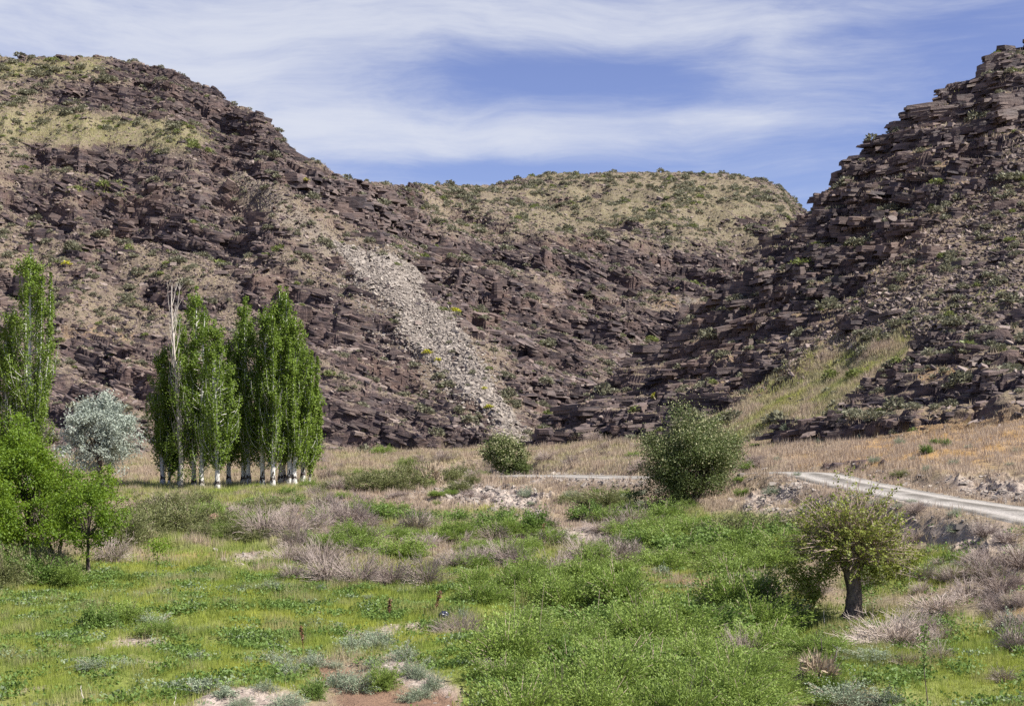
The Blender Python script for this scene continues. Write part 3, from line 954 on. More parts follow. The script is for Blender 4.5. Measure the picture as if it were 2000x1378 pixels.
# the large blocks one can tell apart
def block_mesh(nm, w_, d_, h_, layers, seed):
    rg = np.random.default_rng(seed)
    Vs, Fs, off, z = [], [], 0, -0.35 * h_
    ths = rg.uniform(.6, 1.4, layers); ths *= 1.35 * h_ / ths.sum()
    for q in range(layers):
        V, Fc = prism(rg.integers(6, 9), 0.5 * rg.uniform(.88, 1.05), ths[q] * 1.01, rg, 1.0)
        V[:, 0] = V[:, 0] * w_ + rg.uniform(-.04, .04) * w_; V[:, 1] *= d_
        V[:, 2] += z; z += ths[q]
        Vs.append(V); Fs.append(Fc + off); off += len(V)
    V = np.concatenate(Vs)
    return raw_mesh(nm, V, np.concatenate(Fs), {'tint': np.full(len(V), 0.2)})


for (px, py, wp, hp, rz_, tl, layers, mt, lb) in [
        (1270, 706, 88, 36, .1, .0, 3, mat_rock, 'large flat brown slab block jutting over the gorge centre'),
        (1110, 818, 52, 30, -.2, .05, 3, mat_rock, 'rounded dark boulder at the gorge mouth above the small flowering tree'),
        (1105, 868, 70, 34, .3, .1, 4, mat_rock, 'broad dark boulder wedged at the bottom of the gorge'),
        (1062, 872, 44, 46, -.3, .05, 5, mat_rock, 'upright dark boulder right of the small flowering tree'),
        (1480, 540, 60, 32, .1, -.03, 3, mat_rock, 'big black square block on the left edge of the right mountain'),
        (1405, 592, 46, 28, .0, .0, 3, mat_rock, 'dark box shaped block low on the right mountain edge'),
        (1405, 640, 54, 46, .2, .05, 4, mat_rock, 'tall dark block under the box shaped block on the right mountain edge'),
        (1650, 352, 48, 26, .1, -.25, 3, mat_rock, 'jutting tilted slab on the skyline of the right mountain'),
        (1970, 108, 48, 24, .1, .0, 3, mat_rock, 'flat dark cap block at the very top of the right mountain'),
        (1975, 132, 60, 26, -.1, .0, 3, mat_rock, 'second dark block down from the right mountain top'),
        (1705, 505, 60, 34, .1, .05, 3, mat_rock, 'overhanging black block in the middle of the right mountain'),
        (1330, 625, 30, 32, .5, .5, 2, mat_rubble, 'reddish tilted block beside the pale gully in the gorge'),
        (970, 600, 30, 60, .1, .0, 4, mat_rubble, 'tall brown rock pillar right of the pale scree'),
        (1010, 612, 24, 36, .4, .0, 4, mat_rock, 'short dark pillar beside the tall brown rock pillar'),
        (560, 268, 26, 24, .2, .1, 3, mat_rock, 'square knob of rock on the left mountain skyline under the cliff'),
        (510, 640, 56, 26, .0, .15, 5, mat_rock, 'layered dark ledge behind the poplar tops'),
        (1640, 914, 34, 12, .0, .0, 3, mat_rock, 'low black ledge just above the bend of the road')]:
    p = ghit(px, py)
    s = p[1] / F
    me = block_mesh('boulder', wp * s * .95, wp * s * 0.7, hp * s * .85, layers, int(px * 7 + py))
    o = obj('boulder', me, mt, loc=p + np.array([0, wp * s * .35, -hp * s * .12]))
    o.rotation_euler = (0.03, tl, rz_)
    tag(o, lb, 'rock')
p = ghit(1743, 440)
V, Fc = SLABS[2]
o = obj('leaning_slab', raw_mesh('leaning_slab', V * np.array([1.1, 1.0, .7]), Fc, {'tint': np.full(len(V), .6)}), mat_rubble, loc=p + np.array([0, -.2, .35]))
o.rotation_euler = (1.2, 0.1, 0.3)
tag(o, 'pale shiny slab leaning on the dark ledges of the right mountain', 'rock')


# ------------------------------------------------------------------ plant materials
def leaf_mat(name, c1, c2, trans=0.35, tcol=None, rough=0.55, spec=0.3):
    m, t = new_mat(name)
    tn_ = t.attr('tint')
    oi = t.node('ShaderNodeObjectInfo').outputs['Random']
    f = t.math('ADD', t.math('MULTIPLY', tn_, 0.62), t.math('MULTIPLY', oi, 0.38))
    c = t.mix(f, c1, c2)
    b = t.node('ShaderNodeBsdfPrincipled')
    t.put(b.inputs['Base Color'], c)
    b.inputs['Roughness'].default_value = rough
    b.inputs['Specular IOR Level'].default_value = spec
    tr = t.node('ShaderNodeBsdfTranslucent')
    t.put(tr.inputs[0], t.mix(0.5, c, tcol or c2))
    ms = t.node('ShaderNodeMixShader'); ms.inputs[0].default_value = trans
    t.l.new(b.outputs[0], ms.inputs[1]); t.l.new(tr.outputs[0], ms.inputs[2])
    o = t.node('ShaderNodeOutputMaterial'); t.l.new(ms.outputs[0], o.inputs[0])
    return m


M = {
    'pale': leaf_mat('bleached_twig', (0.40, 0.32, 0.27), (0.58, 0.49, 0.42), .05),
    'wormwood': leaf_mat('wormwood_leaf', (0.15, 0.20, 0.10), (0.25, 0.31, 0.18), .2),
    'poplar': leaf_mat('poplar_leaf', (0.095, 0.155, 0.022), (0.23, 0.315, 0.055), .35, (0.19, 0.30, 0.03), .6, .2),
    'silver': leaf_mat('silver_leaf', (0.30, 0.345, 0.29), (0.50, 0.545, 0.46), .25),
    'green': leaf_mat('fresh_leaf', (0.075, 0.145, 0.016), (0.23, 0.335, 0.032), .4, (0.26, 0.36, 0.02)),
    'dark': leaf_mat('dark_leaf', (0.045, 0.072, 0.018), (0.13, 0.165, 0.05), .25),
    'blossom': leaf_mat('cream_blossom', (0.25, 0.26, 0.115), (0.42, 0.41, 0.23), .2),
    'mulberry': leaf_mat('mulberry_leaf', (0.145, 0.18, 0.028), (0.30, 0.33, 0.07), .3),
    'feather': leaf_mat('feathery_green', (0.115, 0.185, 0.032), (0.275, 0.365, 0.08), .3),
    'shrub': leaf_mat('shrub_green', (0.10, 0.17, 0.035), (0.20, 0.29, 0.07), .3),
    'olive': leaf_mat('olive_brown_leaf', (0.125, 0.135, 0.05), (0.22, 0.24, 0.095), .25),
    'sage': leaf_mat('sage_leaf', (0.19, 0.235, 0.145), (0.34, 0.395, 0.28), .2),
    'hillsage': leaf_mat('hill_shrub_leaf', (0.135, 0.135, 0.085), (0.245, 0.24, 0.16), .2),
    'hillgreen': leaf_mat('hill_green_leaf', (0.135, 0.16, 0.05), (0.23, 0.265, 0.085), .25),
    'twig': leaf_mat('dry_twig', (0.235, 0.185, 0.16), (0.42, 0.345, 0.305), .05),
    'straw': leaf_mat('straw', (0.33, 0.255, 0.17), (0.52, 0.43, 0.31), .15),
    'dock': leaf_mat('rusty_stalk', (0.12, 0.06, 0.035), (0.22, 0.11, 0.06), .05),
    'yellow': leaf_mat('yellow_flower', (0.36, 0.36, 0.03), (0.5, 0.48, 0.05), .2),
}


def bark_mat(name, a, b_, scar=None, sc=6):
    m, t = new_mat(name)
    P = t.node('ShaderNodeTexCoord').outputs['Object']
    n = t.noise(t.mapping(P, (1, 1, .35)), sc, 4, .7)
    c = t.mix(t.ramp(n, .35, .65), a, b_)
    if scar:
        z = t.node('ShaderNodeSeparateXYZ'); t.put(z.inputs[0], P)
        s = t.noise(t.mapping(P, (1, 1, .6), (0, 0, 0), (3, 1, 7)), 2.2, 4, .7)
        low = t.ramp(z.outputs[2], 0.0, 3.5, 0.035, -0.12)
        c = t.mix(t.ramp(t.math('ADD', s, low), .56, .61), c, scar)
    finish(t, c, .85, n, .6, .03, .2)
    return m


B = {
    'white': bark_mat('white_bark', (0.68, 0.66, 0.62), (0.52, 0.50, 0.46), (0.055, 0.045, 0.04)),
    'dark': bark_mat('dark_bark', (0.055, 0.042, 0.036), (0.12, 0.095, 0.08)),
    'grey': bark_mat('grey_bark', (0.20, 0.155, 0.13), (0.075, 0.058, 0.052), None, 9),
    'pink': bark_mat('pinkish_twig', (0.34, 0.25, 0.20), (0.46, 0.36, 0.30)),
    'dead': bark_mat('bleached_wood', (0.58, 0.53, 0.47), (0.42, 0.37, 0.32)),
}


class Acc:
    """collects quads of one part"""
    def __init__(s):
        s.V = []; s.F = []; s.T = []; s.n = 0

    def add(s, V, Fq, T=None):
        s.V.append(V); s.F.append(Fq + s.n); s.n += len(V)
        s.T.append(np.full(len(V), .5) if T is None else T)

    def tube(s, P, r, sides=6, T=.5):
        P = np.asarray(P, float); r = np.asarray(r, float); n = len(P)
        tg = np.gradient(P, axis=0); tg /= np.linalg.norm(tg, axis=1)[:, None] + 1e-9
        ref = np.array([1.0, 0, 0]) if abs(tg[0, 0]) < .8 else np.array([0, 1.0, 0])
        u = np.cross(tg, ref); u /= np.linalg.norm(u, axis=1)[:, None] + 1e-9
        v = np.cross(tg, u)
        a = np.arange(sides) / sides * 2 * np.pi
        V = P[:, None] + r[:, None, None] * (u[:, None] * np.cos(a)[None, :, None] + v[:, None] * np.sin(a)[None, :, None])
        ii = np.arange(n * sides).reshape(n, sides); jj = np.roll(ii, -1, 1)
        Fq = np.stack([ii[:-1], jj[:-1], jj[1:], ii[1:]], -1).reshape(-1, 4)
        s.add(V.reshape(-1, 3), Fq, np.full(n * sides, T))

    def leaves(s, c, size, aspect=1.7, axis=None, rg=None, T=None, up=0.3):
        """diamond leaf faces round centres c"""
        rg = rg or rng
        n = len(c)
        if axis is None:
            axis = rg.normal(0, 1, (n, 3))
        axis = axis / (np.linalg.norm(axis, axis=1)[:, None] + 1e-9)
        nr_ = rg.normal(0, 1, (n, 3)); nr_[:, 2] = np.abs(nr_[:, 2]) + up
        v = np.cross(nr_, axis); v /= np.linalg.norm(v, axis=1)[:, None] + 1e-9
        sz = (size * rg.uniform(.7, 1.3, n))[:, None]
        a = axis * sz * .5 * aspect ** .5; b = v * sz * .5 / aspect ** .5
        V = np.stack([c + a, c + b, c - a, c - b], 1).reshape(-1, 3)
        T = rg.uniform(0, 1, n) if T is None else T
        s.add(V, np.arange(4 * n).reshape(n, 4), np.repeat(T, 4))

    def mesh(s, name, smooth=False):
        return raw_mesh(name, np.concatenate(s.V), np.concatenate(s.F), {'tint': np.concatenate(s.T)}, smooth)


def bez(a, b, c, n=6):
    t = np.linspace(0, 1, n)[:, None]
    return (1 - t) ** 2 * a + 2 * t * (1 - t) * b + t * t * c


def thing(name, label, cat, loc, group=None, rz=0.0, s=1.0):
    e = bpy.data.objects.new(name, None)
    e.empty_display_size = 0.3
    C.objects.link(e)
    e.location = [float(q) for q in loc]; e.rotation_euler = (0, 0, rz)
    e.scale = (s, s, s) if np.isscalar(s) else s
    return tag(e, label, cat, group)


# ------------------------------------------------------------------ poplars
def poplar(h, w_, seed, nb=64, nl=150, bare=0.14, r0=.17, leaf=.14, lean=0.0, tops=1):
    rg = np.random.default_rng(seed)
    tr = Acc(); cr = Acc()
    z = np.linspace(0, h * .97, 14)
    wob = np.cumsum(rg.normal(0, .035, (14, 2)), 0); wob[0] = 0
    P = np.c_[wob + np.outer(z, [lean, 0]), z]
    rr = r0 * (1 - z / h) ** .8 + .015; rr[0] *= 1.35
    tr.tube(P, rr, 9)
    cx = lambda q: np.array([np.interp(q, z, P[:, 0]), np.interp(q, z, P[:, 1]), q])
    for k in range(tops - 1):
        b0 = cx(h * rg.uniform(.08, .3)); dr = k * 2.4 + rg.uniform(-.3, .3); rad = w_ * rg.uniform(.22, .46)
        top = b0 + np.array([math.cos(dr) * rad, math.sin(dr) * rad * .8, h * rg.uniform(.42, .72)])
        bp = bez(b0, b0 + np.array([math.cos(dr) * rad, math.sin(dr) * rad, h * .12]), top, 9)
        tr.tube(bp, np.linspace(r0 * .55, .02, 9), 7)
        nq = 1900; t_ = rg.uniform(.12, 1.04, nq); f = np.clip(t_ * 8, 0, 7.999); i0 = f.astype(int); fr = (f - i0)[:, None]
        spd = (.27 * (1.12 - t_) ** .5 * (.75 + .35 * np.sin(t_ * 23 + k)))[:, None]
        c = bp[i0] * (1 - fr) + bp[i0 + 1] * fr + rg.normal(0, 1, (nq, 3)) * spd * [1, 1, 1.2]
        cr.leaves(c, leaf, 1.3, rg=rg)
    for k in range(nb):
        zb = h * (bare + (0.92 - bare) * rg.uniform(0, 1) ** 1.15)
        a = rg.uniform(0, 6.28)
        u = (zb / h - bare) / (1 - bare)
        env = (0.6 + 1.6 * u - 2.15 * u * u) * 1.15 if u < .93 else .12
        rad = max(.12, w_ * .5 * max(env, .1) * rg.uniform(.35, 1.1))
        L = h * rg.uniform(.12, .26) * (1 - u * .45)
        b0 = cx(zb); d = np.array([math.cos(a), math.sin(a), 0])
        cap_ = h * (1 - .42 * min(rad / (w_ * .5), 1.1)) * rg.uniform(.93, 1.0); L = max(min(L, cap_ - b0[2]), .6)
        top = b0 + d * rad + np.array([0, 0, L])
        bp = bez(b0, b0 + d * rad * 1.0 + np.array([0, 0, L * .25]), top, 7)
        tr.tube(bp, np.linspace(.035, .008, 7), 4)
        n = int(nl * rg.uniform(.6, 1.3))
        t_ = rg.beta(2.2, 1.5, n); f = t_ * 6; i0 = np.clip(f.astype(int), 0, 5); fr = (f - i0)[:, None]
        c = bp[i0] * (1 - fr) + bp[i0 + 1] * fr + rg.normal(0, 1, (n, 3)) * np.array([.15, .15, .22])
        cr.leaves(c, leaf, 1.3, rg=rg)
    c = np.c_[rg.normal(0, .10, 260), rg.normal(0, .10, 260), rg.uniform(h * .78, h * 1.0, 260)]
    c[:, :2] += np.stack([cx(q)[:2] for q in np.minimum(c[:, 2], h * .97)])
    cr.leaves(c, leaf, 1.3, rg=rg)
    return tr.mesh('trunk', True), cr.mesh('crown')


def add_poplar(px, Y, h, w_, label, seed, py=None, group='poplars in the row at the mountain foot', **kw):
    x = (px - CX) / F * Y
    t_, c_ = poplar(h, w_, seed, **kw)
    e = thing('poplar_tree', label, 'tree', (x, Y, float(gz(x, Y)) - .05), group, 0)
    obj('trunk', t_, B['white'], e); obj('crown', c_, M['poplar'], e)
    return e


PL = [  # px, Y, height, width
    (378, 126, 17.6, 4.0, 'slim green poplar directly right of the bare dead poplar'),
    (394, 125, 15.8, 4.3, 'poplar with forked white trunks third from the left of the row'),
    (330, 127, 9.5, 2.5, 'short leafy poplar at the left end of the row'),
    (318, 127, 12.2, 3.2, 'medium leafy poplar just left of the bare dead poplar'),
    (352, 128, 15.2, 3.6, 'leafy poplar standing behind the bare dead poplar'),
    (447, 128, 12.8, 3.4, 'lower poplar filling the gap between the two clumps'),
    (604, 127, 9.6, 2.6, 'lowest poplar at the right end of the row'),
    (425, 121, 14.2, 4.5, 'poplar with thick black scarred white trunk standing forward of the row'),
    (474, 127, 15.6, 3.7, 'slender poplar with grey trunk left in the middle clump'),
    (486, 126, 16.3, 3.9, 'poplar with clean white trunk in the middle clump'),
    (512, 125, 15.5, 4.2, 'poplar with white trunk just left of the tallest pair'),
    (532, 124, 15.0, 3.4, 'poplar with blackened trunk near the middle of the right clump'),
    (547, 126, 17.2, 3.7, 'tallest green poplar of the right clump'),
    (556, 127, 16.3, 3.4, 'poplar with narrow pale trunk behind the tallest green poplar'),
    (564, 125, 17.0, 3.1, 'poplar with bare twigs showing at its top in the right clump'),
    (575, 125, 14.9, 3.9, 'poplar with bright white trunk last but one on the right'),
    (591, 126, 12.2, 4.0, 'shorter leafy poplar with thin dark trunk at the right end of the row'),
]
for i, (px, Y, h, w_, lb) in enumerate(PL):
    add_poplar(px, Y - 5, h, w_ * .92, lb, 900 + i, nb=80 if h > 11 else 45, nl=115, bare=.09 if h > 11 else .08, r0=.2 if h > 11 else .10,
               lean=rng.normal(0, .006), tops=4 if h > 11 else 2)
add_poplar(60, 112, 19.8, 5.0, 'tall many-topped poplar at the left edge', 950, group=None, nb=85, nl=170, bare=.12, tops=8, r0=.25)
add_poplar(12, 113, 14.6, 4.2, 'lower poplar left of the tall many-topped poplar at the frame edge', 951, group=None, nb=70, nl=150, bare=.1, tops=3)
# dead poplar
rg = np.random.default_rng(77)
tr = Acc()
zz = np.linspace(0, 17.3, 16); wob = np.cumsum(rg.normal(0, .05, (16, 2)), 0)
P_ = np.c_[wob + np.outer(zz, [-.035, 0]), zz]
tr.tube(P_, .19 * (1 - zz / 17.4) ** .8 + .02, 8)
for k in range(40):
    zb = rg.uniform(1.5, 15.5); b0 = np.array([np.interp(zb, zz, P_[:, 0]), np.interp(zb, zz, P_[:, 1]), zb])
    a = rg.uniform(0, 6.28); rad = rg.uniform(.3, 1.5) * (1 - zb / 26); L = rg.uniform(1.5, 4.2)
    top = b0 + np.array([math.cos(a) * rad, math.sin(a) * rad, min(L, 17.6 - zb)])
    bp = bez(b0, b0 + np.array([math.cos(a) * rad * .8, math.sin(a) * rad * .8, L * .3]), top, 7)
    tr.tube(bp, np.linspace(.036, .008, 7), 4)
    for q in range(3):
        s0 = bp[rg.integers(2, 6)]
        e0 = s0 + np.array([rg.normal(0, .3), rg.normal(0, .3), rg.uniform(.5, 1.3)])
        tr.tube(bez(s0, (s0 + e0) / 2 + rg.normal(0, .08, 3), e0, 4), np.linspace(.02, .007, 4), 3)
x = (352 - CX) / F * 119.5
e = thing('dead_poplar', 'bare white dead poplar with upright leafless branches', 'tree', (x, 119.5, float(gz(x, 119.5)) - .05))
obj('trunk', tr.mesh('trunk', True), B['dead'], e)
cr = Acc(); zc = rg.uniform(.8, 11.5, 4200)
c = np.c_[rg.normal(0, 1, 4200) * (.75 - .045 * zc), rg.normal(-.2, .5, 4200), zc]
c = c[(np.sin(zc * 1.9) + rg.normal(0, .8, 4200)) > -.4]
c[:, 0] += .35 * np.sin(c[:, 2] * 1.3)
cr.leaves(c, .13, 1.3, rg=rg)
obj('crown', cr.mesh('crown'), M['poplar'], e)


# ------------------------------------------------------------------ broad trees
def broad(h, w_, d_, base, seed, M_=130, nl=90, leaf=.09, cr_r=.42, tr_r=.15, stems=1, bark='dark', flower=None, fl_n=0, shape=1.0, hollow=.35, asp=1.6, low=0.0, lumps=1.0):
    """crown of leaf clumps on branch ends; base = height of the crown's bottom"""
    rg = np.random.default_rng(seed)
    tr = Acc(); cr = Acc(); fl = Acc()
    cz = (h + base) / 2; rzv = (h - base) / 2
    roots = []
    for s_ in range(stems):
        a = rg.uniform(0, 6.28); rr = 0 if stems == 1 else .12 * stems ** .5
        b0 = np.array([math.cos(a) * rr, math.sin(a) * rr, -.1])
        dirv_ = np.array([math.cos(a), math.sin(a), 0]) * (0 if stems == 1 else w_ * .13) + np.array([rg.normal(0, .1), rg.normal(0, .1), 0])
        fk = b0 + dirv_ + np.array([0, 0, base + (h - base) * rg.uniform(.12, .35)])
        bp = bez(b0, b0 + dirv_ * .2 + np.array([0, 0, fk[2] * .6]), fk, 7) + np.r_[[[0, 0, 0]], rg.normal(0, tr_r * .25, (5, 3)), [[0, 0, 0]]]
        tr.tube(bp, np.linspace(tr_r * 1.15, tr_r * .62, 7), 8)
        roots.append(fk)
    roots = np.array(roots)
    mids = []
    nm = 7 * stems + 8
    for k in range(nm):
        v = rg.normal(0, 1, 3); v /= np.linalg.norm(v)
        p = np.array([v[0] * w_ * .27, v[1] * d_ * .27, cz + v[2] * rzv * .42])
        r_ = roots[np.argmin(np.linalg.norm(roots - p, axis=1) + rg.uniform(0, .4, len(roots)))]
        tr.tube(bez(r_, (r_ + p) / 2 + np.array([0, 0, .1 * h * rg.normal()]) * .4, p, 5), np.linspace(tr_r * .5, tr_r * .2, 5), 5)
        mids.append(p)
    mids = np.array(mids)
    for k in range(M_):
        v = rg.normal(0, 1, 3); v[2] += .15; v /= np.linalg.norm(v)
        r_ = rg.uniform(hollow, 1) ** .45
        lump = 1 + lumps * rg.normal(0, .035) + .16 * lumps * math.sin(3.1 * math.atan2(v[1], v[0]) + seed) + .12 * math.sin(5 * v[2] + 2.3 * v[0] * 3 + seed)
        p = np.array([v[0] * w_ * .5, v[1] * d_ * .5, v[2] * rzv]) * r_ * lump
        if flower:             # lopsided: a heavier shoulder and boughs that stick out
            p[0] += .10 * w_ * (p[2] / rzv) * (1 if seed % 2 else -1)
            if rg.uniform() < .14: p *= rg.uniform(1.12, 1.32)
            if p[0] > .12 * w_: p[2] *= .82
        if shape != 1.0:      # narrower towards the top
            f = 1 - (1 - shape) * (p[2] / rzv * .5 + .5); p[:2] *= f
        p[2] += cz
        p[2] = max(p[2], low + .1)
        q = mids[np.argmin(np.linalg.norm(mids - p, axis=1))]
        bp = bez(q, (p + q) / 2 + rg.normal(0, .1, 3) * w_ * .08, p, 4)
        tr.tube(bp, np.linspace(tr_r * .16 + .006, .007, 4), 4)
        n = int(nl * rg.uniform(.5, 1.4)); cr_ = cr_r * rg.uniform(.55, 1.25)
        c = p + rg.normal(0, 1, (n, 3)) * np.array([cr_, cr_, cr_ * .7]) * .5
        n2 = n // 4
        tt = rg.uniform(0, 1, (n2, 1)); c2 = q + (p - q) * tt + rg.normal(0, cr_ * .25, (n2, 3))
        base_t = rg.uniform(0, .5)
        cr.leaves(np.r_[c, c2], leaf, asp, rg=rg, T=np.clip(base_t + rg.uniform(0, .5, n + n2), 0, 1))
        if flower and v[2] > -.25 and rg.uniform() < .8:
            m_ = int(fl_n * rg.uniform(.4, 1.5))
            cc = p + rg.normal(0, 1, (m_, 3)) * cr_ * .5 + v * cr_ * .25
            fl.leaves(cc, leaf * .95, 1.1, rg=rg)
    return tr.mesh('trunk', True), cr.mesh('crown'), (fl.mesh('blossom') if flower and fl.n else None)


def add_tree(name, px, Y, label, mats, seed, rz=0.0, dy=0.0, **kw):
    x = (px - CX) / F * Y
    t_, c_, f_ = broad(seed=seed, **kw)
    e = thing(name, label, 'tree', (x, Y, float(gz(x, Y)) - .03 + dy), None, rz)
    obj('trunk', t_, B[mats[1]], e)
    c = obj('crown', c_, M[mats[0]], e)
    if f_ is not None:
        obj('blossom', f_, M['blossom'], c)
    return e


add_tree('silver_tree', 196, 105, 'silvery grey-leaved tree with dark trunk between the poplars and green trees', ('silver', 'dark'), 21,
         h=7.4, w_=5.4, d_=5.0, base=1.9, M_=170, nl=110, leaf=.13, cr_r=.62, tr_r=.17, stems=2, asp=2.2)
add_tree('broadleaf_tree', 205, 86, 'small thin green tree in front of the silvery tree', ('green', 'dark'), 22, h=3.3, w_=1.9, d_=1.8, base=.7, M_=50, nl=55, leaf=.10, cr_r=.36, tr_r=.06)
add_tree('broadleaf_tree', 28, 62, 'large bright green tree filling the left edge', ('green', 'dark'), 23,
         h=6.4, w_=5.2, d_=4.4, base=.0, M_=330, nl=120, leaf=.085, cr_r=.5, tr_r=.14, stems=3, shape=.8)
add_tree('broadleaf_tree', -75, 58, 'bright green tree cut off by the left edge of the photo', ('green', 'dark'), 24,
         h=5.6, w_=4.4, d_=4.0, base=.0, M_=220, nl=110, leaf=.085, cr_r=.5, tr_r=.12, stems=3)
add_tree('broadleaf_tree', 112, 64, 'medium green tree between the large left tree and the small dark-trunked one', ('green', 'dark'), 26,
         h=4.9, w_=3.0, d_=2.8, base=.1, M_=130, nl=100, leaf=.08, cr_r=.42, tr_r=.09, stems=2)
add_tree('broadleaf_tree', 172, 57, 'small green tree with dark leaning trunk at the meadow edge on the left', ('green', 'dark'), 25,
         h=3.9, w_=2.7, d_=2.4, base=1.0, M_=120, nl=80, leaf=.075, cr_r=.38, tr_r=.085, stems=1)
add_tree('flowering_tree', 1345, 86, 'large round dark green tree with cream blossom beside the road', ('dark', 'dark'), 31,
         h=4.9, w_=6.3, d_=5.6, base=.0, M_=135, nl=380, leaf=.09, cr_r=1.0, tr_r=.16, stems=4, flower=True, fl_n=130, shape=.7, lumps=1.8)
add_tree('flowering_tree', 988, 130, 'small round tree with cream blossom at the gorge mouth', ('dark', 'dark'), 32,
         h=3.9, w_=3.8, d_=3.6, base=.1, M_=130, nl=90, leaf=.13, cr_r=.6, tr_r=.1, stems=3, flower=True, fl_n=46)

# pollarded mulberry
rg = np.random.default_rng(64)
Y = 47.0; x = (1664 - CX) / F * Y
e = thing('pollard_tree', 'pollarded mulberry with stout gnarled trunk and round head of thin shoots', 'tree', (x, Y, float(gz(x, Y)) - .05), s=(1.16, 1.1, 1.1))
tr = Acc()
zz = np.linspace(0, 2.0, 22); sd_ = 18
a = np.arange(sd_) / sd_ * 2 * np.pi
base_r = .215 + .20 * np.exp(-zz / .22) + .05 * sstep(1.2, 1.9, zz)
A_, Z_ = np.meshgrid(a, zz)
R0 = base_r[:, None] * (1 + .16 * vnoise(A_ * 1.9 + 3, Z_ * 2.6, 5) + .12 * np.sin(3 * A_ + Z_ * 1.1) * np.exp(-Z_ / .8) + .10 * vnoise(A_ * 4, Z_ * 6, 9))
Vt = np.stack([R0 * np.cos(A_) + .06 * np.sin(Z_ * 2.2), R0 * np.sin(A_), Z_], -1)
ii = np.arange(22 * sd_).reshape(22, sd_); jj = np.roll(ii, -1, 1)
tr.add(Vt.reshape(-1, 3), np.stack([ii[:-1], jj[:-1], jj[1:], ii[1:]], -1).reshape(-1, 4))
knobs = []
for k in range(9):
    an = k / 9 * 6.28 + rg.uniform(-.2, .2); ri_ = rg.uniform(.15, .5)
    top = np.array([math.cos(an) * ri_ * 1.1, math.sin(an) * ri_, rg.uniform(1.85, 2.35)])
    tr.tube(bez(np.array([math.cos(an) * .1, math.sin(an) * .1, 1.6]), np.array([math.cos(an) * .3, math.sin(an) * .3, 1.8]), top, 5), np.array([.2, .17, .13, .11, .13]), 8)
    knobs.append(top)
obj('trunk', tr.mesh('trunk', True), B['grey'], e)
sh = Acc(); lf = Acc()
for k in range(900):
    kb = knobs[rg.integers(0, 9)]
    v = rg.normal(0, 1, 3); v[2] = abs(v[2]) * 1.1 - .16; v /= np.linalg.norm(v)
    v = v + np.array([kb[0], kb[1], 0]) * .5; v /= np.linalg.norm(v)
    L = rg.uniform(.7, 1.6) * (1 + .32 * max(v[2], 0))
    if k < 12: v = np.array([rg.uniform(-.2, .55), rg.uniform(-.3, .3), 1.0]); v /= np.linalg.norm(v); L = rg.uniform(2.3, 2.75)
    end = kb + v * L + np.array([0, 0, -.05 * L * L * (1 - v[2])]) + rg.normal(0, .05, 3); end[0] *= 1.22 if end[0] < 0 else 1.05
    bp = bez(kb, kb + v * L * .5 + np.array([0, 0, .06 * L]) + rg.normal(0, .05, 3), end, 6)
    sh.tube(bp, np.linspace(.013, .005, 6), 3)
    for q in range(3):
        s0 = bp[rg.integers(1, 5)]
        sh.tube(np.array([s0, s0 + v * .2 + rg.normal(0, .12, 3)]), [.007, .004], 3)
    n = int(rg.integers(16, 40)) if k % 3 else 3
    t_ = np.where(rg.uniform(0, 1, n) < .6, rg.normal(rg.uniform(.6, .95), .07, n), rg.uniform(.35, 1.02, n)); t_ = np.clip(t_, .2, 1.02); f = np.clip(t_ * 5, 0, 4.999); i0 = f.astype(int); fr = (f - i0)[:, None]
    c = bp[i0] * (1 - fr) + bp[i0 + 1] * fr + rg.normal(0, .055, (n, 3))
    lf.leaves(c, .068, 1.25, rg=rg)
# hanging leafy boughs low on both sides
for (ox, oy, oz, r_, n) in [(-1.35, 0, 1.15, .44, 1100), (-1.1, .1, .75, .26, 500), (-.9, -.3, 1.5, .4, 700), (.55, -.2, 1.55, .45, 700), (1.3, 0, 1.55, .45, 700), (-.5, .2, 1.75, .4, 400), (-1.8, -.1, 1.6, .42, 700), (1.75, 0, 1.95, .35, 350)]:
    end = np.array([ox, oy, oz])
    bp = bez(np.array([0, 0, 1.9]), np.array([ox * .7, oy, 2.1]), end, 7)
    sh.tube(bp, np.linspace(.03, .008, 7), 4)
    lf.leaves(end + rg.normal(0, r_ * .5, (n, 3)), .065, 1.25, rg=rg)
br = obj('branches', sh.mesh('branches'), B['pink'], e)
obj('crown', lf.mesh('crown'), M['mulberry'], e)


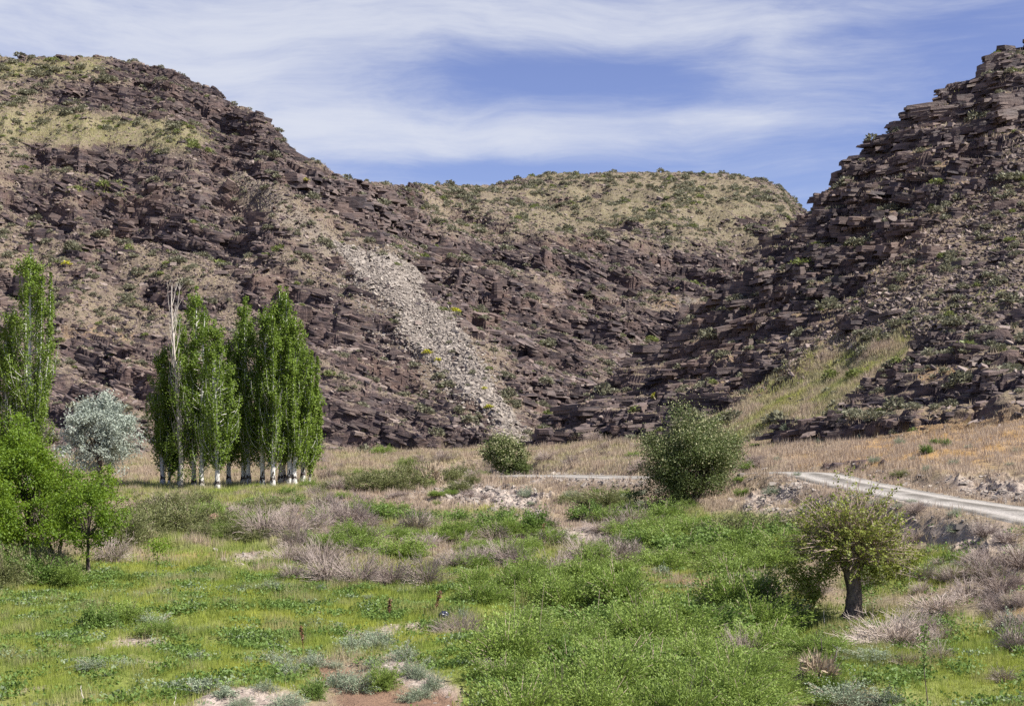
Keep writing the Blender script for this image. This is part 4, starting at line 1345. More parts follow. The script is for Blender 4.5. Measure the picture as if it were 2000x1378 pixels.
# ------------------------------------------------------------------ shrubs
def shrub_mesh(kind, w_, h, seed, shoots, per, leaf, asp=2.6, wire=0.0):
    """shoots fanning out of one root; leaves (or bare forks) along them"""
    rg = np.random.default_rng(seed)
    st = Acc(); lf = Acc()
    for k in range(shoots):
        a = rg.uniform(0, 6.28); el = math.acos(rg.uniform(.05, 1.0)) * (1.0 if h < w_ * .7 else .8)
        L = rg.uniform(.62, 1.08) * (1 + .2 * math.sin(3 * a + seed) + .1 * math.sin(7 * a))
        d = np.array([math.cos(a) * math.sin(el) * w_ * .5, math.sin(a) * math.sin(el) * w_ * .5, math.cos(el) * h])
        root = np.array([math.cos(a), math.sin(a), 0]) * rg.uniform(0, .14) * w_
        end = root + d * L
        bp = bez(root, root + d * L * .45 + np.array([0, 0, h * .14]), end, 5)
        if k % 3 == 0 or wire:
            st.tube(bp, np.linspace(.010 + .003 * wire, .004, 5), 3, rg.uniform(0, 1))
        if wire:
            for q in range(int(5 + wire * 4)):
                s0 = bp[rg.integers(1, 5)]; dd = d * rg.uniform(.1, .28) + rg.normal(0, .07, 3) * w_ * .6
                st.tube(np.array([s0, s0 + dd * .5, s0 + dd + rg.normal(0, .02, 3)]), [.006, .005, .003], 3, rg.uniform(0, 1))
        if per:
            n = int(per * rg.uniform(.6, 1.3)); t_ = rg.uniform(.25, 1.03, n)
            f = np.clip(t_ * 4, 0, 3.999); i0 = f.astype(int); fr = (f - i0)[:, None]
            sp_ = .035 * w_
            c = bp[i0] * (1 - fr) + bp[i0 + 1] * fr + rg.normal(0, sp_, (n, 3)) * [1, 1, .7]
            c[:, 2] = np.maximum(c[:, 2], .01)
            ax = d / (np.linalg.norm(d) + 1e-9) + rg.normal(0, .5, (n, 3))
            bt = rg.uniform(0, .6)
            lf.leaves(c, leaf, asp, ax, rg, np.clip(bt + rg.uniform(0, .4, n), 0, 1))
    return st, lf


KIND = {  # material, shoots, leaves per shoot, leaf size, aspect, wire
    'G': ('feather', 210, 62, .044, 2.6, 0, 'green_shrub'),
    'H': ('shrub', 130, 46, .070, 1.8, 0, 'leafy_shrub'),
    'O': ('olive', 190, 46, .050, 3.0, 0, 'tamarisk_shrub'),
    'D': ('twig', 150, 0, .05, 2.5, 1.0, 'dry_shrub'),
    'E': ('olive', 110, 10, .045, 2.5, 1.0, 'half_dry_shrub'),
    'S': ('sage', 110, 40, .048, 2.2, 0, 'sage_shrub'),
    'T': ('pale', 230, 0, .05, 2.5, .8, 'tumbleweed'),
    'B': ('sage', 60, 30, .085, 1.8, 0, 'broadleaf_herb'),
    'W': ('straw', 90, 10, .22, 9.0, .2, 'straw_clump'),
}
PROT = {}
for kd, (mt, sh_n, per, lfz, asp, wire, nm) in KIND.items():
    for v in range(3):
        w0, h0 = 1.8, (1.05 if kd not in 'TBW' else .8)
        st, lf = shrub_mesh(kd, w0, h0, 600 + ord(kd) * 7 + v, sh_n, per, lfz, asp, wire)
        PROT[kd, v] = (st.mesh('stems') if st.n else None, lf.mesh('foliage') if lf.n else None)
        if PROT[kd, v][0]: PROT[kd, v][0].materials.append(M['pale'] if kd == 'T' else M['twig'] if kd in 'DEW' else B['pink'])
        if PROT[kd, v][1]: PROT[kd, v][1].materials.append(M[mt])


def add_shrub(kd, px, py, wp, hp, label, group, pos=None):
    p = ghit(px, py) if pos is None else pos
    s = p[1] / F
    w_, h = wp * s, hp * s
    v = int(rng.integers(0, 3)); nm = KIND[kd][6]
    sc = (w_ / 1.8 * 1.05, w_ / 1.8 * 0.9, h / (1.05 if kd not in 'TBW' else .8))
    st, lf = PROT[kd, v]
    e = thing(nm, label, 'plant' if kd in 'BW' else 'shrub', (p[0], p[1], p[2] - .04), group, rng.uniform(0, 6.28), sc)
    if st is not None: obj('stems', st, None, e)
    if lf is not None: obj('foliage', lf, None, e)
    return e


WORD = {'G': 'feathery green shrub', 'H': 'dense green leafy shrub', 'O': 'olive brown feathery shrub', 'D': 'bare grey-pink twiggy shrub',
        'E': 'half dry shrub', 'S': 'grey-green sage clump', 'T': 'pale tangled tumbleweed', 'B': 'low broad-leaved blue-green herb', 'W': 'clump of pale straw'}
SH = """G 1475 1215 100 52|left of the pollard shadow
G 1100 1190 150 75|at the top left of the large green thicket
G 1210 1180 150 80|on the upper edge of the large green thicket
G 1350 1232 160 64|in the upper middle of the large green thicket
G 1440 1190 170 95|at the top right of the large green thicket
G 1300 1112 120 42|just above the ochre bare patch
G 1420 1124 130 48|right of the ochre bare patch
G 1510 1108 110 48|behind the bare shrub left of the pollard
H 1340 1080 130 46|below the large dark flowering tree
H 1455 1078 140 50|below right of the large dark flowering tree
H 1250 1070 110 40|left below the large dark flowering tree
H 1530 1062 110 46|between the flowering tree and the pollard head
H 1400 1060 120 40|nearest to the foot of the large dark flowering tree
H 755 1016 90 34|left end of the green row in front of the dry strip
H 812 1020 90 30|second in the green row in front of the dry strip
H 885 1022 90 30|third in the green row in front of the dry strip
H 975 1034 90 42|below the eroded pale bank
H 1045 1034 80 42|right part of the green row below the eroded pale bank
H 1150 1014 80 38|left of the tall dry grass by the flowering tree
G 1200 1022 90 36|between the eroded bank and the flowering tree
H 500 992 90 22|under the white poplar trunks
H 565 992 90 26|under the right poplar trunks
H 625 1004 70 20|right below the poplar row
O 1180 992 110 44|under the far road left of the flowering tree
O 1120 984 80 26|under the far road beside the pale bank
O 1425 1052 120 52|right under the large flowering tree
O 1500 1046 120 50|between the flowering tree and the embankment
E 1580 1040 90 44|on the foot of the road embankment
O 305 1040 140 62|large one below the left end of the poplars
O 370 1036 110 56|right of the large olive brown one under the poplars
O 245 1070 110 76|beside the small dark-trunked green tree
E 215 1100 80 62|right of the small dark-trunked green tree
H 70 1140 120 60|at the foot of the left green trees
G 135 1142 80 44|at the foot of the small dark-trunked green tree
H 0 1130 100 70|at the left edge below the green trees
O 60 1125 130 70|under the bright green trees at left
O 110 1132 90 56|under the small dark-trunked green tree
O 10 1140 100 70|at the left edge under the bright green trees
O 700 952 70 32|left in the brown thicket behind the meadow
O 752 956 100 46|middle of the brown thicket behind the meadow
O 805 952 80 40|beside the pale reeds
O 868 942 90 32|right of the pale reeds
O 912 934 60 24|left of the small flowering tree
D 690 1028 100 52|under the dry strip right of the poplars
D 640 1012 80 30|right below the poplar trunks
D 520 1052 110 62|left of the pair in front of the poplars
D 565 1050 90 62|right of the pair in front of the poplars
D 470 1030 80 40|next to the reddish soil heap
E 610 1040 90 44|between the bare pair and the dry strip
D 640 1132 110 56|left end of the grey row at the meadow top
D 700 1140 110 56|middle of the grey row at the meadow top
D 765 1142 100 50|right part of the grey row at the meadow top
E 832 1144 100 62|dark one ending the grey row at the meadow top
G 700 1078 110 40|above the grey row at the meadow top
G 780 1090 120 46|above the right part of the grey row
G 640 1070 90 36|above the left end of the grey row
D 890 1112 80 40|left one in the centre of the valley
D 935 1108 70 36|right neighbour in the centre of the valley
D 1015 1108 60 42|alone in the middle of the valley
D 1082 1130 80 48|above the large green thicket
D 1140 1092 90 46|left one near the pale rubble patch
D 1190 1096 90 46|dark one near the pale rubble patch
E 1225 1094 70 42|right of the pale rubble patch
G 1010 1150 110 50|left above the large green thicket
G 960 1180 100 40|right of the bright meadow
G 930 1140 80 40|at the upper right corner of the bright meadow
G 1130 1140 120 48|behind the large green thicket at left
D 905 1245 100 44|left of the large green thicket
D 868 1240 60 30|beside the dark bag
D 965 1330 70 40|at the left foot of the large green thicket
D 1500 1176 100 60|left of the pollard trunk in the shade
E 1590 1165 60 50|just behind the pollard's left boughs
D 1450 1292 90 64|inside the right part of the large green thicket
D 1890 1170 80 44|on the right slope above the tumbleweeds
D 1955 1160 100 54|large one at the right edge of the slope
D 1995 1110 90 50|at the right edge below the gravel bank
D 1860 1135 70 34|below the gravel bank at right
D 1920 1110 80 40|between the gravel bank and the right edge
D 1985 1270 90 60|near the right edge low in the photo
D 1840 1250 70 30|right of the tumbleweed heap
D 1790 1000 60 24|on the road verge behind the pollard head
D 1960 1330 60 30|in the lower right corner grass
E 1740 1080 60 34|right of the pollard head
D 1770 1130 60 30|right of the pollard trunk
T 1745 1262 150 62|large heap right of the pollard trunk
T 1790 1240 110 44|right half of the heap beside the pollard
T 1690 1256 60 32|at the foot of the pollard trunk
T 1835 1196 120 36|long low one on the right slope
T 1885 1176 60 24|right of the long low one on the slope
W 1600 1338 80 62|tall clump below the old posts
W 822 946 30 42|reeds left in the dry strip
W 842 944 34 44|reeds right in the dry strip
S 545 1300 80 34|left in the sage group above the red earth
S 612 1305 70 36|second in the sage group above the red earth
S 690 1272 80 40|behind the bare red earth
S 740 1270 80 46|largest one behind the bare red earth
S 790 1290 70 40|right behind the bare red earth
S 820 1325 46 36|small one on the pale crust
S 848 1348 44 44|right of the pale crust
S 800 1318 60 34|left of the pale crust
S 700 1352 80 50|in the middle of the red earth
S 655 1340 60 36|left in the middle of the red earth
G 745 1345 70 52|bright one in the middle of the red earth
H 610 1366 56 46|round dark one at the left foot of the red earth
S 470 1376 60 22|on the pale hump at the bottom
S 560 1376 90 30|right of the pale hump at the bottom
B 340 1350 90 26|left one above the pale hump
B 400 1348 90 34|large pale one above the pale hump
B 440 1356 60 22|right one above the pale hump
B 485 1298 50 20|in the meadow above the pale hump
B 380 1290 60 20|in the meadow left of the sage group
S 180 1304 90 24|in the meadow at lower left
S 240 1302 70 20|right one in the meadow at lower left
S 300 1220 90 30|on the low meadow mound
H 190 1225 80 50|dark one on the left of the low meadow mound
G 240 1215 110 46|covering the low meadow mound
G 310 1240 90 34|on the right of the low meadow mound
S 530 1156 60 24|in the middle of the bright meadow
S 340 1180 30 12|tiny one in the meadow
B 905 1205 34 20|small leafy one beside the dark bag
B 1292 1120 40 20|dark leafy one by the ochre patch
B 1980 1230 60 40|dark leafy one at the right edge
S 1640 1374 150 52|large blue-green one at the bottom right
S 1730 1378 90 40|right of the large blue-green one at the bottom
S 1700 1285 110 24|below the tumbleweed heap
S 1470 1330 80 40|at the right foot of the large thicket
S 1650 990 60 18|on the embankment below the road bend
O 1760 930 50 14|on the road verge above the bend
H 1810 884 26 18|left of three on the orange slope
H 1825 868 22 12|middle of three on the orange slope
H 1848 872 24 18|right of three on the orange slope
S 1330 700 1 1|x
S 950 800 1 1|x"""
for ln in SH.split('\n'):
    a, wh = ln.split('|')
    kd, px, py, wp, hp = a.split()
    if wh == 'x':
        continue
    gname = {'G': 'feathery green shrubs on the valley floor', 'H': 'leafy green shrubs on the valley floor', 'O': 'olive brown shrubs on the valley floor',
             'D': 'bare twiggy shrubs on the valley floor', 'E': 'half dry shrubs on the valley floor', 'S': 'sage clumps on the valley floor',
             'T': 'tumbleweeds beside the pollard', 'B': 'broad-leaved herbs in the meadow', 'W': 'straw clumps'}[kd]
    add_shrub(kd, float(px), float(py), float(wp), float(hp), WORD[kd] + ' ' + wh, gname)
# the big thicket in the foreground and fillers elsewhere
def fill(kds, n, x0, x1, y0, y1, w0, w1, ar, label, group, test=None):
    pts = []
    tries = 0
    while len(pts) < n and tries < n * 60:
        tries += 1
        px = rng.uniform(x0, x1); py = rng.uniform(y0, y1)
        if 950 < px < 1260 and 924 < py < 962: continue      # the far road stays open
        if 1250 < px < 1390 and 1128 < py < 1200: continue    # and so does the ochre bare patch
        if test is not None and not test(px, py): continue
        if any(abs(px - a_) < (w0 + w1) * .22 and abs(py - b_) < (w0 + w1) * .06 for a_, b_ in pts): continue
        pts.append((px, py))
    for px, py in pts:
        wp = rng.uniform(w0, w1)
        kd = kds[int(rng.integers(0, len(kds)))]
        add_shrub(kd, px, py, wp, wp * ar * rng.uniform(.6, 1.4), label[kd] if isinstance(label, dict) else label, group[kd] if isinstance(group, dict) else group)


def in_thicket(px, py):
    return px > 985 + max(0, (1230 - py)) * .9 and px < 1500 - max(0, 1200 - py) * .4


fill('GGGGGGGGGH', 44, 940, 1510, 1225, 1430, 120, 190, .44, 'feathery green shrub grown into the large thicket at the bottom centre', 'shrubs of the large thicket at the bottom centre', in_thicket)
for kd, n, x0, x1, y0, y1, w0, w1, ar, wh in [
        ('G', 20, 1240, 1560, 1020, 1110, 70, 120, .34, 'in the green band below the flowering tree'),
        ('G', 26, 880, 1250, 1040, 1180, 60, 110, .4, 'scattered over the middle of the valley'),
        ('D', 34, 560, 1250, 1025, 1130, 40, 84, .45, 'scattered over the middle of the valley'),
        ('D', 20, 1780, 2010, 1040, 1230, 36, 70, .45, 'scattered over the slope at right'),
        ('G', 16, 380, 900, 1000, 1060, 50, 90, .36, 'scattered in front of the poplars'),
        ('E', 18, 560, 1240, 1010, 1120, 50, 90, .42, 'scattered over the middle of the valley'),
        ('O', 9, 240, 640, 988, 1008, 60, 90, .36, 'just below the poplar trunks'),
        ('D', 7, 300, 660, 985, 1010, 40, 70, .45, 'just below the poplar trunks'),
        ('O', 14, 180, 640, 1010, 1060, 60, 110, .45, 'in the thicket below the poplars'),
        ('D', 24, 600, 980, 895, 985, 24, 50, .4, 'in the dry strip at the mountain foot'),
        ('G', 22, 560, 960, 885, 1000, 20, 44, .4, 'in the dry strip at the mountain foot'),
        ('O', 16, 640, 940, 925, 965, 30, 60, .5, 'in the brown thicket behind the meadow'),
        ('G', 14, 1060, 1480, 870, 1000, 20, 44, .4, 'around the far road'),
        ('D', 26, 1060, 1500, 860, 925, 22, 44, .4, 'on the dry slope above the far road'),
        ('S', 16, 1500, 1990, 840, 935, 14, 30, .5, 'on the orange slope above the road'),
        ('S', 18, 520, 880, 1245, 1370, 30, 60, .5, 'around the bare red earth at the bottom'),
        ('S', 14, 1000, 1300, 955, 990, 24, 44, .4, 'on the bank below the far road'),
        ('S', 12, 1480, 1900, 960, 1050, 20, 44, .4, 'on the embankment below the road'),
        ('G', 8, 1480, 1640, 1270, 1400, 70, 120, .4, 'at the bottom right of the thicket'),
        ('E', 10, 1400, 1980, 1120, 1330, 50, 90, .45, 'scattered over the lower right grass'),
        ('B', 14, 60, 900, 1150, 1370, 18, 36, .35, 'dotted over the meadow')]:
    fill(kd, n, x0, x1, y0, y1, w0, w1, ar, WORD[kd] + ' ' + wh, WORD[kd] + 's ' + wh)

# hillside shrubs: individuals where they show largest, the rest as one mass
HS = []
for v in range(6):
    rg = np.random.default_rng(800 + v)
    lf = Acc(); n = 130
    c = rg.normal(0, 1, (n, 3)); c /= np.linalg.norm(c, axis=1)[:, None]; c *= rg.uniform(.3, 1, (n, 1)) ** .5
    c = c * [.5, .5, .42]; c[:, 2] = np.abs(c[:, 2]) * 1.3 + .02
    c[:, 0] += .08 * np.sin(c[:, 1] * 9)
    lf.leaves(c, .17, 2.2, c + rg.normal(0, .3, (n, 3)), rg)
    HS.append((np.concatenate(lf.V), np.concatenate(lf.F), np.concatenate(lf.T)))
cl_ = (sstep(-.2, .3, fbm(XX / 5, YY / 5, 3, 555)) + .06) * (sstep(-.3, .25, fbm(XX / 20, YY / 14, 3, 557)) + .2)
kH, pH = pick((zone > 0) * (1 - .9 * scree) * cl_ * np.where(zone == 3, 1.1, np.where(zone == 2, .8 + .5 * rubR, .75 + .6 * (1 - rockL))) * sstep(1.6, .6, slopeY) * (1 - .7 * holl * (zone == 2)), 7800)
n = len(kH); sz = np.clip(np.exp(rng.normal(math.log(.85), .5, n)), .3, 2.8)
scl = np.stack([sz, sz, sz * rng.uniform(.6, .95, n)], 1)
R_ = rotm(rng.uniform(0, 6.28, n), np.zeros(n), np.zeros(n))
pid = rng.integers(0, 6, n)
isg = rng.uniform(0, 1, n) < np.clip(.08 + .5 * gh.ravel()[kH] * (zone.ravel()[kH] != 3), 0, .6)
pxs = pH[:, 0] / pH[:, 1] * F + CX
order = np.argsort(-(sz / pH[:, 1]) * ((pxs > 0) & (pxs < 2000)))
for grn, mt, nm in ((False, M['hillsage'], 'grey_hill_shrubs'), (True, M['hillgreen'], 'green_hill_shrubs')):
    r = order[300:]; r = r[isg[r] == grn]
    Vs, Fs, Ts = scatter([(a_, b_) for a_, b_, _ in HS], pid[r], pH[r], scl[r], R_[r])
    Ts = np.clip(Ts + rng.uniform(-.4, .4, len(Ts)), 0, 1)
    tag(obj(nm, raw_mesh(nm, Vs, Fs, {'tint': Ts}), mt), ('bright green' if grn else 'grey-green') + ' shrubs dotted all over the mountain slopes', 'shrubs', kind='stuff')
hm = {}
for i in order[:300]:
    b = (int(pid[i]), bool(isg[i]))
    if b not in hm:
        V, Fq, T_ = HS[b[0]]
        hm[b] = raw_mesh('hill_shrub', V, Fq, {'tint': T_}); hm[b].materials.append(M['hillgreen'] if b[1] else M['hillsage'])
    o = obj('hill_shrub', hm[b])
    o.location = pH[i]; o.scale = scl[i]; o.rotation_euler = (0, 0, rng.uniform(0, 6.28))
    rg_ = region(pxs[i], HY - (pH[i][2] - CAMZ) / pH[i][1] * F, zone.ravel()[kH[i]])
    wd = 'bright green' if b[1] else 'grey-green'
    tag(o, 'small ' + wd + ' shrub ' + rg_, 'shrub', wd + ' shrubs ' + rg_)

# the few bright yellow-green tufts that stand out on the slopes
for (px, py, sz_, mt_, lb) in [(595, 364, 1.6, 'yellow', 'on the upper slope left of the scree head'), (205, 374, 3.2, 'hillgreen', 'in the hollow under the grassy bench'), (775, 520, 1.4, 'hillgreen', 'on the scree near its head'),
        (888, 610, 1.8, 'yellow', 'on the right edge of the scree middle'), (835, 692, 1.5, 'yellow', 'on the left edge of the scree middle'), (856, 706, 1.2, 'yellow', 'just inside the left scree edge'),
        (955, 796, 1.2, 'yellow', 'left of the scree foot'), (945, 760, 1.0, 'yellow', 'beside the narrow lower scree'), (1284, 778, 1.6, 'yellow', 'among dark blocks right of the gorge'),
        (405, 298, 2.4, 'hillgreen', 'on the dark cliff above the poplars'), (1272, 668, 2.4, 'hillgreen', 'above the large flat block in the gorge'), (130, 520, 1.6, 'yellow', 'right of the tall poplar top at left')]:
    V, Fq, T_ = HS[int(px) % 6]
    me = raw_mesh('hill_shrub', V, Fq, {'tint': T_}); me.materials.append(M[mt_])
    o = obj('hill_shrub', me, loc=ghit(px, py)); o.scale = (sz_, sz_, sz_ * .7)
    tag(o, 'bright yellow-green tuft ' + lb, 'shrub')


# ------------------------------------------------------------------ grass
def grass(name, n, weight, h0, w0, lean, mt_fn, blades, label, cat, tdry=None):
    k, p = pick(weight, n)
    n = len(p)
    dist = np.clip(p[:, 1] / 45, .75, 3.2)
    cl = rng.uniform(0, 1, n)
    base = np.repeat(p, blades, 0) + np.c_[rng.normal(0, .06, (n * blades, 2)) * np.repeat(dist, blades)[:, None], np.zeros(n * blades)]
    N = n * blades
    hh = h0 * rng.uniform(.5, 1.3, N) * np.repeat(np.clip(.9 + 1.1 * (nzB + nzA).ravel()[k], .35, 1.9), blades) * np.repeat(rng.uniform(.6, 1.3, n) * dist ** .35, blades)
    a = rng.uniform(0, 6.28, N); ww = w0 * np.repeat(dist, blades) * rng.uniform(.7, 1.3, N)
    sd_ = np.c_[np.cos(a), np.sin(a), np.zeros(N)] * ww[:, None] * .5
    b = rng.uniform(0, 6.28, N)
    ln = rng.uniform(0, lean, N) * hh
    tip = base + np.c_[np.cos(b) * ln, np.sin(b) * ln, hh]
    base = base - [0, 0, .03]
    V = np.stack([base - sd_, base + sd_, tip], 1).reshape(-1, 3)
    T = np.repeat(np.clip(np.repeat(cl * .6, blades) + rng.uniform(0, .4, N), 0, 1), 3)
    D = np.repeat(np.repeat(tdry.ravel()[k], blades), 3) if tdry is not None else T * 0
    me = raw_mesh(name, V, np.arange(3 * N).reshape(N, 3), {'tint': T, 'dry': D})
    return tag(obj(name, me, mt_fn), label, cat, kind='stuff')


m, t = new_mat('grass_blade')
tn_ = t.attr('tint'); dr = t.attr('dry'); P = world_pos(t)
c = t.mix(tn_, (0.185, 0.255, 0.045), (0.35, 0.42, 0.09))
big = t.noise(P, .22, 4, .6)
c = t.mix(t.ramp(big, .4, .68, 0, .75), c, (0.43, 0.44, 0.08))
sm = t.noise(P, .8, 4, .6)
c = t.mix(t.ramp(sm, .52, .72, 0, .7), c, (0.13, 0.19, 0.055))
c = t.mix(dr, c, t.mix(tn_, (0.38, 0.295, 0.215), (0.56, 0.46, 0.36)))
b = t.node('ShaderNodeBsdfPrincipled'); t.put(b.inputs['Base Color'], c); b.inputs['Roughness'].default_value = .6; b.inputs['Specular IOR Level'].default_value = .2
tr_ = t.node('ShaderNodeBsdfTranslucent'); t.put(tr_.inputs[0], c)
ms = t.node('ShaderNodeMixShader'); ms.inputs[0].default_value = .35
t.l.new(b.outputs[0], ms.inputs[1]); t.l.new(tr_.outputs[0], ms.inputs[2])
o_ = t.node('ShaderNodeOutputMaterial'); t.l.new(ms.outputs[0], o_.inputs[0])
mat_grass = m

offroad = sstep(-.1, .3, (rd - RW) / (1 + 5 * (YY > 96)))
bare = np.clip(1 - 1.0 * pale - .93 * red, 0, 1) * offroad * (1 - rockg)
z0 = (zone == 0)
dryN = np.clip(sstep(.1, .55, nzA + .6 * nzB) * .6 + sstep(.5, .15, gv), 0, 1)
patchy = sstep(-.45, .1, nzB + .6 * nzA)
near = sstep(26, 29, YY) * sstep(64, 56, YY); midr = sstep(56, 62, YY) * sstep(126, 112, YY); far_ = sstep(105, 120, YY) * sstep(215, 200, YY)
grass('meadow_grass', 100000, z0 * bare * near * (.12 + gv * (.45 + .55 * patchy)), .20, .018, .5, mat_grass, 5, 'bright green grass of the meadow', 'grass', dryN * .85)
grass('valley_grass', 60000, z0 * bare * midr * (.25 + gv * .7 + .3 * patchy), .26, .022, .5, mat_grass, 5, 'mixed green and dry grass across the valley floor', 'grass', np.clip(dryN + .25 + .8 * nzA, 0, 1))
grass('foothill_grass', 50000, bare * far_ * z0 * (.35 + patchy) + (zone == 2) * (holl * 2.6 + .02) - .5 * far_ * z0 * ochre, .28, .022, .6, mat_grass, 5,
      'dry pinkish grass at the foot of the mountains', 'grass', np.where(zone == 2, np.clip(.62 + 1.3 * nzA, 0, 1), np.clip(.30 + .5 * dryN + .9 * nzA, 0, 1)))
grass('hillside_grass', 60000, ((zone == 1) | (zone == 3)) * (YY < 400) * (1 - scree) * (gh * 1.3 + (1 - rockL) * .5 + .05) + (zone == 2) * (.12 + .4 * oh), .20, .03, .7, mat_grass, 4,
      'thin dry grass on the mountain ledges', 'grass', np.clip(.8 - .9 * gh + .5 * nzA, 0, 1))


# low leafy herbs mixed into the meadow
k, p = pick(z0 * bare * near * (.15 + gv) * sstep(.0, .35, fbm(XX / 1.7, YY / 1.7, 3, 990)), 9000)
hb = Acc(); npl = 12
c = np.repeat(p, npl, 0) + rng.normal(0, 1, (len(p) * npl, 3)) * [.13, .13, .05] + [0, 0, .13]
hb.leaves(c, .075, 1.7, T=np.clip(np.repeat(rng.uniform(0, .6, len(p)), npl) + rng.uniform(0, .4, len(c)), 0, 1))
tag(obj('meadow_herbs', hb.mesh('meadow_herbs'), M['shrub']), 'low leafy herbs growing in patches through the meadow', 'herbs', kind='stuff')
k, p = pick(z0 * bare * near * (.2 + gv) * sstep(.2, .45, fbm(XX / 1.9, YY / 1.9, 3, 995)), 1100)
hb = Acc()
c = np.repeat(p, npl, 0) + rng.normal(0, 1, (len(p) * npl, 3)) * [.11, .11, .05] + [0, 0, .15]
hb.leaves(c, .065, 1.7)
tag(obj('meadow_wormwood', hb.mesh('meadow_wormwood'), M['wormwood']), 'pale grey-green wormwood sprigs scattered through the grass', 'herbs', kind='stuff')


# ------------------------------------------------------------------ small things standing in the valley
def stalk(px, py, hp, label, name, mt, seed, lean=.05, r=.012, heads=0, cat='plant', leafn=0, leafm=None, group=None, side=0):
    rg = np.random.default_rng(seed)
    p = ghit(px, py); s = p[1] / F; h = hp * s
    e = thing(name, label, cat, p, group)
    st = Acc(); n = 8
    z = np.linspace(-.05, h, n); wob = np.cumsum(rg.normal(0, .012, n))
    P_ = np.c_[wob + z * lean, rg.normal(0, .01, n), z]
    st.tube(P_, np.linspace(r, r * .5, n), 5, .6)
    for q in range(side):
        i = rg.integers(3, n - 1); d = np.array([rg.normal(0, .12), rg.normal(0, .12), rg.uniform(.08, .22)]) * h
        st.tube(np.array([P_[i], P_[i] + d]), [r * .5, r * .3], 4, .6)
    obj('stem', st.mesh('stem'), mt, e)
    if heads:
        hd = Acc(); t_ = rg.uniform(.3, 1, heads)
        c = np.c_[np.interp(t_ * h, z, P_[:, 0]), np.zeros(heads), t_ * h] + rg.normal(0, 1, (heads, 3)) * [.045 * h, .045 * h, .03]
        hd.leaves(c, .05, 1.6, rg=rg)
        obj('seed_head', hd.mesh('seed_head'), M['dock'], e)
    if leafn:
        hd = Acc(); t_ = rg.uniform(.45, 1.02, leafn)
        c = np.c_[np.interp(t_ * h, z, P_[:, 0]), np.zeros(leafn), t_ * h] + rg.normal(0, 1, (leafn, 3)) * [.06, .06, .03]
        hd.leaves(c, .06, 1.5, rg=rg)
        obj('foliage', hd.mesh('foliage'), M[leafm], e)
    return e


stalk(760, 1208, 36, 'rusty brown dock stalk at the right end of the meadow', 'dock_stalk', M['dock'], 1, .0, .02, 160, group='rusty dock stalks')
stalk(851, 1198, 44, 'taller rusty dock stalk leaning right above the dark bag', 'dock_stalk', M['dock'], 2, .2, .02, 160, group='rusty dock stalks')
stalk(592, 1268, 44, 'rusty dock stalk left of the sage group', 'dock_stalk', M['dock'], 3, -.05, .016, 110, group='rusty dock stalks')
stalk(1060, 1062, 40, 'reddish dry stalk by the pale rubble patch', 'dock_stalk', M['dock'], 4, .05, .03, 120, group='rusty dock stalks')
stalk(1004, 1282, 150, 'left of two tall thin straw stalks over the thicket', 'straw_stalk', M['straw'], 5, .02, .010, group='tall thin straw stalks')
stalk(1052, 1275, 135, 'right of two tall thin straw stalks over the thicket', 'straw_stalk', M['straw'], 6, .05, .010, group='tall thin straw stalks')
stalk(1064, 1030, 40, 'thin curved straw stalk right of the green row', 'straw_stalk', M['straw'], 7, -.1, .014, group='tall thin straw stalks')
stalk(168, 1376, 36, 'short bleached stick standing in the lower left grass', 'dead_stick', B['dead'], 8, -.06, .018, cat='stick')
stalk(342, 1378, 26, 'small bleached stick left of the pale hump', 'dead_stick', B['dead'], 9, .1, .012, cat='stick')
stalk(1613, 1226, 34, 'slanting bleached stick left of the pollard trunk', 'dead_stick', B['dead'], 10, -.1, .02, cat='stick')
stalk(1592, 1262, 30, 'left of two short weathered wooden stakes in the grass', 'wooden_stake', B['grey'], 11, .02, .028, cat='stake', group='weathered stakes')
stalk(1601, 1290, 44, 'right of two short weathered wooden stakes in the grass', 'wooden_stake', B['grey'], 12, .03, .022, cat='stake', group='weathered stakes')
stalk(1633, 1300, 40, 'thin dry stem right of the weathered stakes', 'dead_stick', B['dead'], 13, .0, .012, cat='stick', side=3)
stalk(1812, 1384, 160, 'slender upright sapling with small leaves at lower right', 'young_sapling', B['grey'], 14, -.02, .014, leafn=170, leafm='shrub', cat='sapling')
stalk(305, 1140, 76, 'thin sapling with a tuft of green leaves in the meadow', 'young_sapling', B['grey'], 15, .05, .014, cat='sapling', side=6)
stalk(1775, 1150, 50, 'thin grey stem right of the pollard tree', 'dead_stick', B['dead'], 16, .0, .012, cat='stick', side=2)
p = ghit(305, 1140)
lf = Acc(); rg = np.random.default_rng(4)
c = np.r_[rg.normal(0, 1, (420, 3)) * [.26, .2, .16] + [.1, 0, 1.45], rg.normal(0, 1, (80, 3)) * [.14, .14, .3] + [.02, 0, .95]]
lf.leaves(c, .07, 1.5, rg=rg)
sap = [o for o in bpy.data.objects if o.get('label', '').startswith('thin sapling with a tuft')][0]
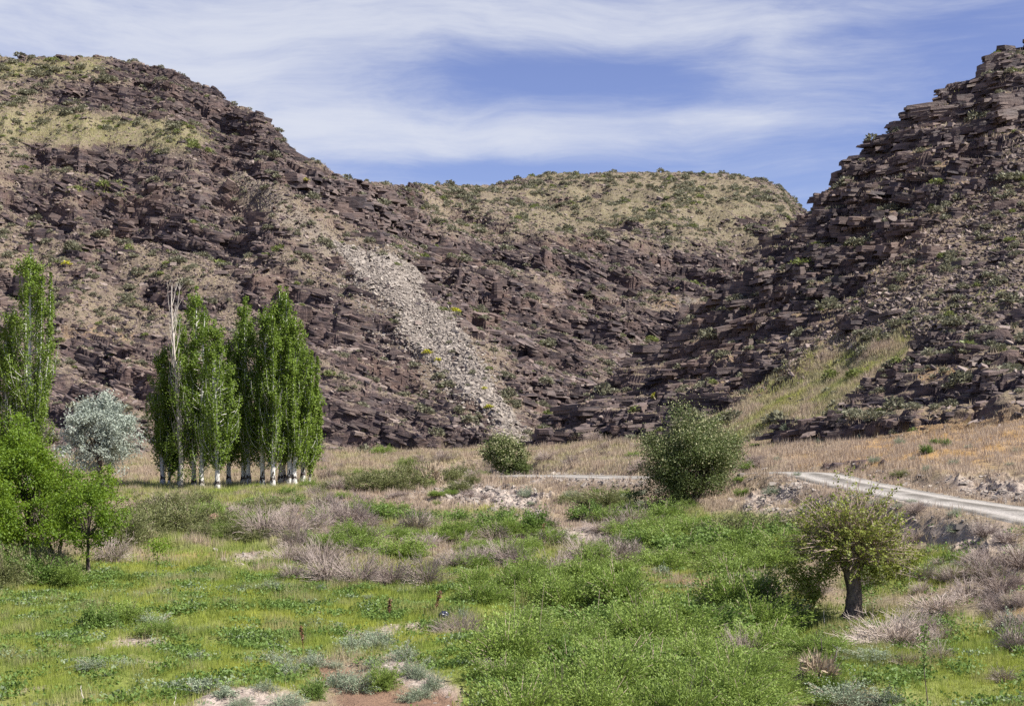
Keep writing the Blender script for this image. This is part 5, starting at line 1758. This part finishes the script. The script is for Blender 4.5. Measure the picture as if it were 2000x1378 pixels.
obj('foliage', lf.mesh('foliage'), M['green'], sap)

# reddish soil heap in front of the poplars
m, t = new_mat('heap_soil'); P = world_pos(t)
c = t.mix(t.ramp(t.noise(P, 5, 4, .7), .35, .65), (0.36, 0.22, 0.17), (0.22, 0.14, 0.11))
finish(t, c, .95, t.noise(P, 9, 3), .8, .06, .1)
th_ = np.linspace(0, 2 * np.pi, 25)[:-1]; rr_ = np.linspace(0, 1, 9)
TH, RR = np.meshgrid(th_, rr_)
hx = RR * np.cos(TH) * 1.15 * (1 + .12 * np.sin(3 * TH)); hy = RR * np.sin(TH) * .9
hz = .85 * np.exp(-(RR * 1.6) ** 2) - .12 + .08 * vnoise(hx * 3, hy * 3, 3)
ii = np.arange(9 * 24).reshape(9, 24); jj = np.roll(ii, -1, 1)
me = raw_mesh('soil_heap', np.stack([hx, hy, hz], -1).reshape(-1, 3), np.stack([ii[:-1], jj[:-1], jj[1:], ii[1:]], -1).reshape(-1, 4), None, True)
tag(obj('soil_heap', me, m, loc=ghit(420, 1030)), 'small heap of reddish soil and twigs in front of the poplars', 'soil heap')

# crumpled dark plastic bag
m, t = new_mat('dark_plastic')
finish(t, (0.012, 0.016, 0.045), .35, None, spec=.5)
rg = np.random.default_rng(9)
th_ = np.linspace(0, 2 * np.pi, 15)[:-1]; ph_ = np.linspace(.02, np.pi - .3, 10)
TH, PH = np.meshgrid(th_, ph_)
r_ = 1 + .28 * vnoise(TH * 2, PH * 3, 2) + rg.uniform(-.1, .1, TH.shape)
me = raw_mesh('plastic_bag', np.stack([.17 * r_ * np.sin(PH) * np.cos(TH), .14 * r_ * np.sin(PH) * np.sin(TH), .13 + .13 * r_ * np.cos(PH)], -1).reshape(-1, 3),
              np.stack([(q := np.arange(140).reshape(10, 14))[:-1], np.roll(q, -1, 1)[:-1], np.roll(q, -1, 1)[1:], q[1:]], -1).reshape(-1, 4))
tag(obj('plastic_bag', me, m, loc=ghit(867, 1214)), 'crumpled dark blue plastic bag lying in the grass below the dock stalks', 'bag')
